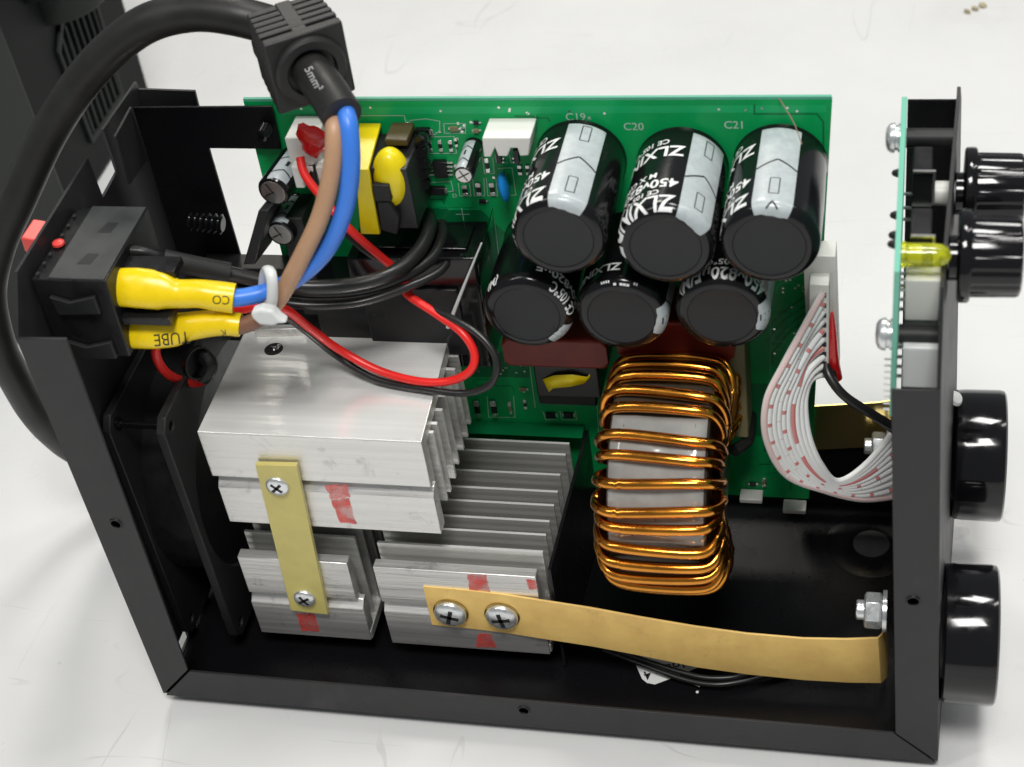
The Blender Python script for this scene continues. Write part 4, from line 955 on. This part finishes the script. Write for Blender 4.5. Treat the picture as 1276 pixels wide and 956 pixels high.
for s_ in ((1, 0), (-1, 0), (0, 1), (0, -1)):
    u, v = s_
    a, c = 14.3, 2.8
    q = (lambda t: [SR(a*u+c*(v != 0)*i-(.0 if True else 0), a*v+c*(u != 0)*i, t) for i in (-1, 1)])
    p1_, p2_ = q(-1.2); p3_, p4_ = q(ln-2.0)
    inn = sx_*(-2.2*u)+sz_*(-2.2*v)
    B().hexa([p1_, p2_, p4_, p3_], [p1_+inn, p2_+inn, p4_+inn, p3_+inn]).build('spine', 'rubber_mould', srl, bevel=.4)
B().lathe([(13.2, ln-.5), (13.2, ln+1.8), (12.2, ln+2.6), (9.4, ln+2.8), (8.9, ln+.4), (7, ln+.3)], c0, ax, 40).build('collar', 'rubber_mould', srl)
je = at(426, 144, y=54)
jp = [c0+ax*(ln*.5), c1+ax*2, c1.lerp(je, .55)+Vector((.4, -.6, 1.2)), je]
jo = B().tube(jp, 7.3, 24, 12, cap=False); jmesh = jo.build('inner_jacket', 'rubber', pc, smooth=60)
B().lathe([(7.3, 0), (6.5, .05), (6.5, -6), (0, -6)], je, (je-jp[2]), 24).build('jacket_end', 'ink_black', pc)
# print along the jacket, laid on the surface
def on_surface(bld, txt, size, origin, udir, vdir, ndir, name, material, parent, bold=.02, lift=.06):
    bv = BVHTree.FromPolygons([Vector(v) for v in bld.v], bld.f); V, Fs = text2d(txt, size, bold, sub=.8); out = []
    nd = Vector(ndir).normalized()
    for v in V:
        p = Vector(origin)+Vector(udir)*v.x+Vector(vdir)*v.y
        h = bv.ray_cast(p+nd*25, -nd); out.append((h[0]+h[1]*(lift if h[1].dot(nd) > 0 else -lift)) if h[0] else p)
    return B().add(out, Fs).build(name, material, parent, smooth=0)
o0, o1 = at(379, 86, y=72), at(393, 112, y=66); ud = (o1-o0).normalized(); vn = (CAMP-o0).normalized(); vd = vn.cross(ud).normalized()
on_surface(jo, '5mm²', 4.2, o0, ud, vd, vn, 'jacket_print', 'faint_print', pc, .03)
# brown and blue leads down to the switch terminals
blue = [at(428, 132, y=58), at(435, 160, y=51), at(437, 210, y=46), at(429, 262, y=43), at(406, 312, y=41), at(370, 346, y=39), at(335, 363, y=37), at(300, 371, y=33), at(270, 372, y=31)]
brown = [at(412, 138, y=58), at(417, 165, y=50), at(413, 215, y=44), at(399, 270, y=40), at(375, 322, y=37), at(350, 368, y=34), at(330, 392, y=31), at(305, 405, y=29), at(280, 408, y=29)]
B().tube(blue, 3.35, 18, 10).build('blue_lead', 'blue_wire', pc, smooth=60)
B().tube(brown[:7], 3.35, 18, 10).build('brown_lead', 'brown_wire', pc, smooth=60)
B().tube(brown[5:], 3.2, 18, 10).build('brown_lead_end', 'brown_dark', pc, smooth=60)
y1 = [at(149, 358, y=27), at(172, 359, y=27), at(200, 362, y=28), at(222, 366, y=29), at(248, 366, y=30), at(270, 369, y=31), at(292, 372, y=32)]
yb1 = B().tube(y1, [7.0, 7.4, 7.2, 5.3, 5.2, 5.6, 5.6], 24, 6, flat=((.1, -.78, .62), (.52, .52, .55, .8, .85, .9, .85)))
yb1.build('shrink_sleeve', 'yellow', pc, 'upper yellow sleeve on the blue lead', smooth=60)
y2 = [at(163, 412, y=26), at(190, 412, y=26), at(215, 411, y=27), at(235, 407, y=28), at(262, 403, y=29), at(282, 403, y=29), at(300, 405, y=29.5)]
yb2 = B().tube(y2, [6.6, 6.9, 6.4, 5.3, 5.0, 4.6, 4.4], 24, 6, flat=((.1, -.78, .62), (.52, .52, .58, .75, .85, .95, .95)))
yb2.build('shrink_sleeve', 'yellow', pc, 'lower yellow sleeve printed TUBE on the brown lead', smooth=60)
for ys, r_t in ((y1, 6.4), (y2, 6.2)):
    p = ys[0]; B().box((p.x-2.6, p.y-.8, p.z-r_t*.62), (p.x+.2, p.y+1.2, p.z+r_t*.62)).build('spade_receptacle', 'tin', pc, bevel=.5)
def yl(bld, txt, size, pa, pb, ydep, nm):
    a = at(*pa, y=ydep); c = at(*pb, y=ydep); ud = (c-a).normalized(); vn = (CAMP-a).normalized(); vd = vn.cross(ud).normalized()
    on_surface(bld, txt, size, a, ud, vd, vn, nm, 'ink_black', pc, .0)
yl(yb1, 'CO', 4.6, (287, 369), (262, 368), 28, 'sleeve_print')
yl(yb2, 'TUBE', 6.4, (236, 413), (182, 418), 22, 'sleeve_print')
yl(yb2, 'K', 3.6, (282, 411), (262, 412), 26, 'sleeve_print')
# cable tie
tc_ = at(336, 372, y=36); tie = empty('cable_tie', tc_, parent=pc, label='white nylon cable tie binding the leads')
ring = []
for k in range(16):
    a = 2*math.pi*k/16; q = at(334+10*math.cos(a)*.55, 362+27*math.sin(a), y=33-6*math.cos(a)); ring.append(q)
B().tube(ring, 1.35, 8, 4, closed=True, flat=((.9, .1, -.1), (1.5, 1.5))).build('tie_band', 'nylon', tie, smooth=50)
hcen = at(333, 391, y=25)
B().prism([(-6.5, -1.2), (-4, -4.6), (3, -5), (5, -3.6), (9.5, -3.2), (6.2, -.4), (4, 3.6), (-1.5, 4.4), (-6.8, 2.4)], lambda a, b, t: (hcen.x+a*.8, hcen.y+t, hcen.z+b*.85), -2.4, 2.4).build('tie_head', 'nylon', tie, bevel=1.2, bseg=3)

# =================================================================== SECOND MACHINE BEHIND
sm = empty('machine_casing', (-260, 400, -6), 'dark grey machine casing with slotted grille, cropped at the upper left', 'welding machine')
SX = -190
B().prism([(336, -6), (490, -6), (500, 240), (330, 240)], YZ, SX-150, SX).build('casing', 'far_body', sm, bevel=4, bseg=3)
B().prism([(222, -6), (333, -6), (327, 230), (262, 230)], YZ, SX-150, SX+14).build('side_cover', 'far_body_light', sm, bevel=4, bseg=3)
g0 = (SX, 424, 62)
B().prism([(396, 20), (452, 20), (456, 88), (440, 102), (408, 102), (393, 88)], YZ, SX+.3, SX+2.5, holes=[[(399, 24), (449, 24), (452, 86), (438, 98), (410, 98), (396, 86)]]).build('grille_frame', 'far_body_light', sm, bevel=.6)
for k in range(7):
    y = 401.5+k*7.6; B().box((SX+.3, y, 23), (SX+2.2, y+2.2, 96)).build('grille_slat', 'far_body_light', sm, bevel=.4)
B().lathe([(30, 0), (31, 2), (31, 70), (29, 75), (0, 76)], (SX-6, 425, 104), (0, 0, 1), 40).build('hood', 'far_body_light', sm, bevel=0)
B().lathe([(16, 0), (16, 60)], (SX-2, 395, 128), (0, 0, 1), 30).build('handle_post', 'far_body', sm)
# table debris
p = at(1215, 13, z=-6); b = B()
for i in range(3):
    c = p+Vector((i*5-5, i*4-3, 1)); b.lathe([(0, -1.2), (2.2+i*.4, -.4), (2.6, .4), (1.4, 1.2), (0, 1.4)], c, (random.random(), random.random(), 1), 7)
b = b.build('crumb', 'crumb', None, smooth=0); b['label'] = 'tiny tan crumb on the table at the upper right'; b['category'] = 'crumb'
hf = B().tube([at(970, 122, y=113), at(978, 134, y=108), at(990, 155, y=98), at(999, 180, y=86)], .22, 6, 8).build('fibre', 'fibre', None, smooth=60)
hf['label'] = 'thin brown loose fibre lying over the capacitor nearest the board edge'; hf['category'] = 'fibre'
for o in list(bpy.data.objects):
    if o.name.startswith('crumb'): WM[o.name] = Matrix.Identity(4)
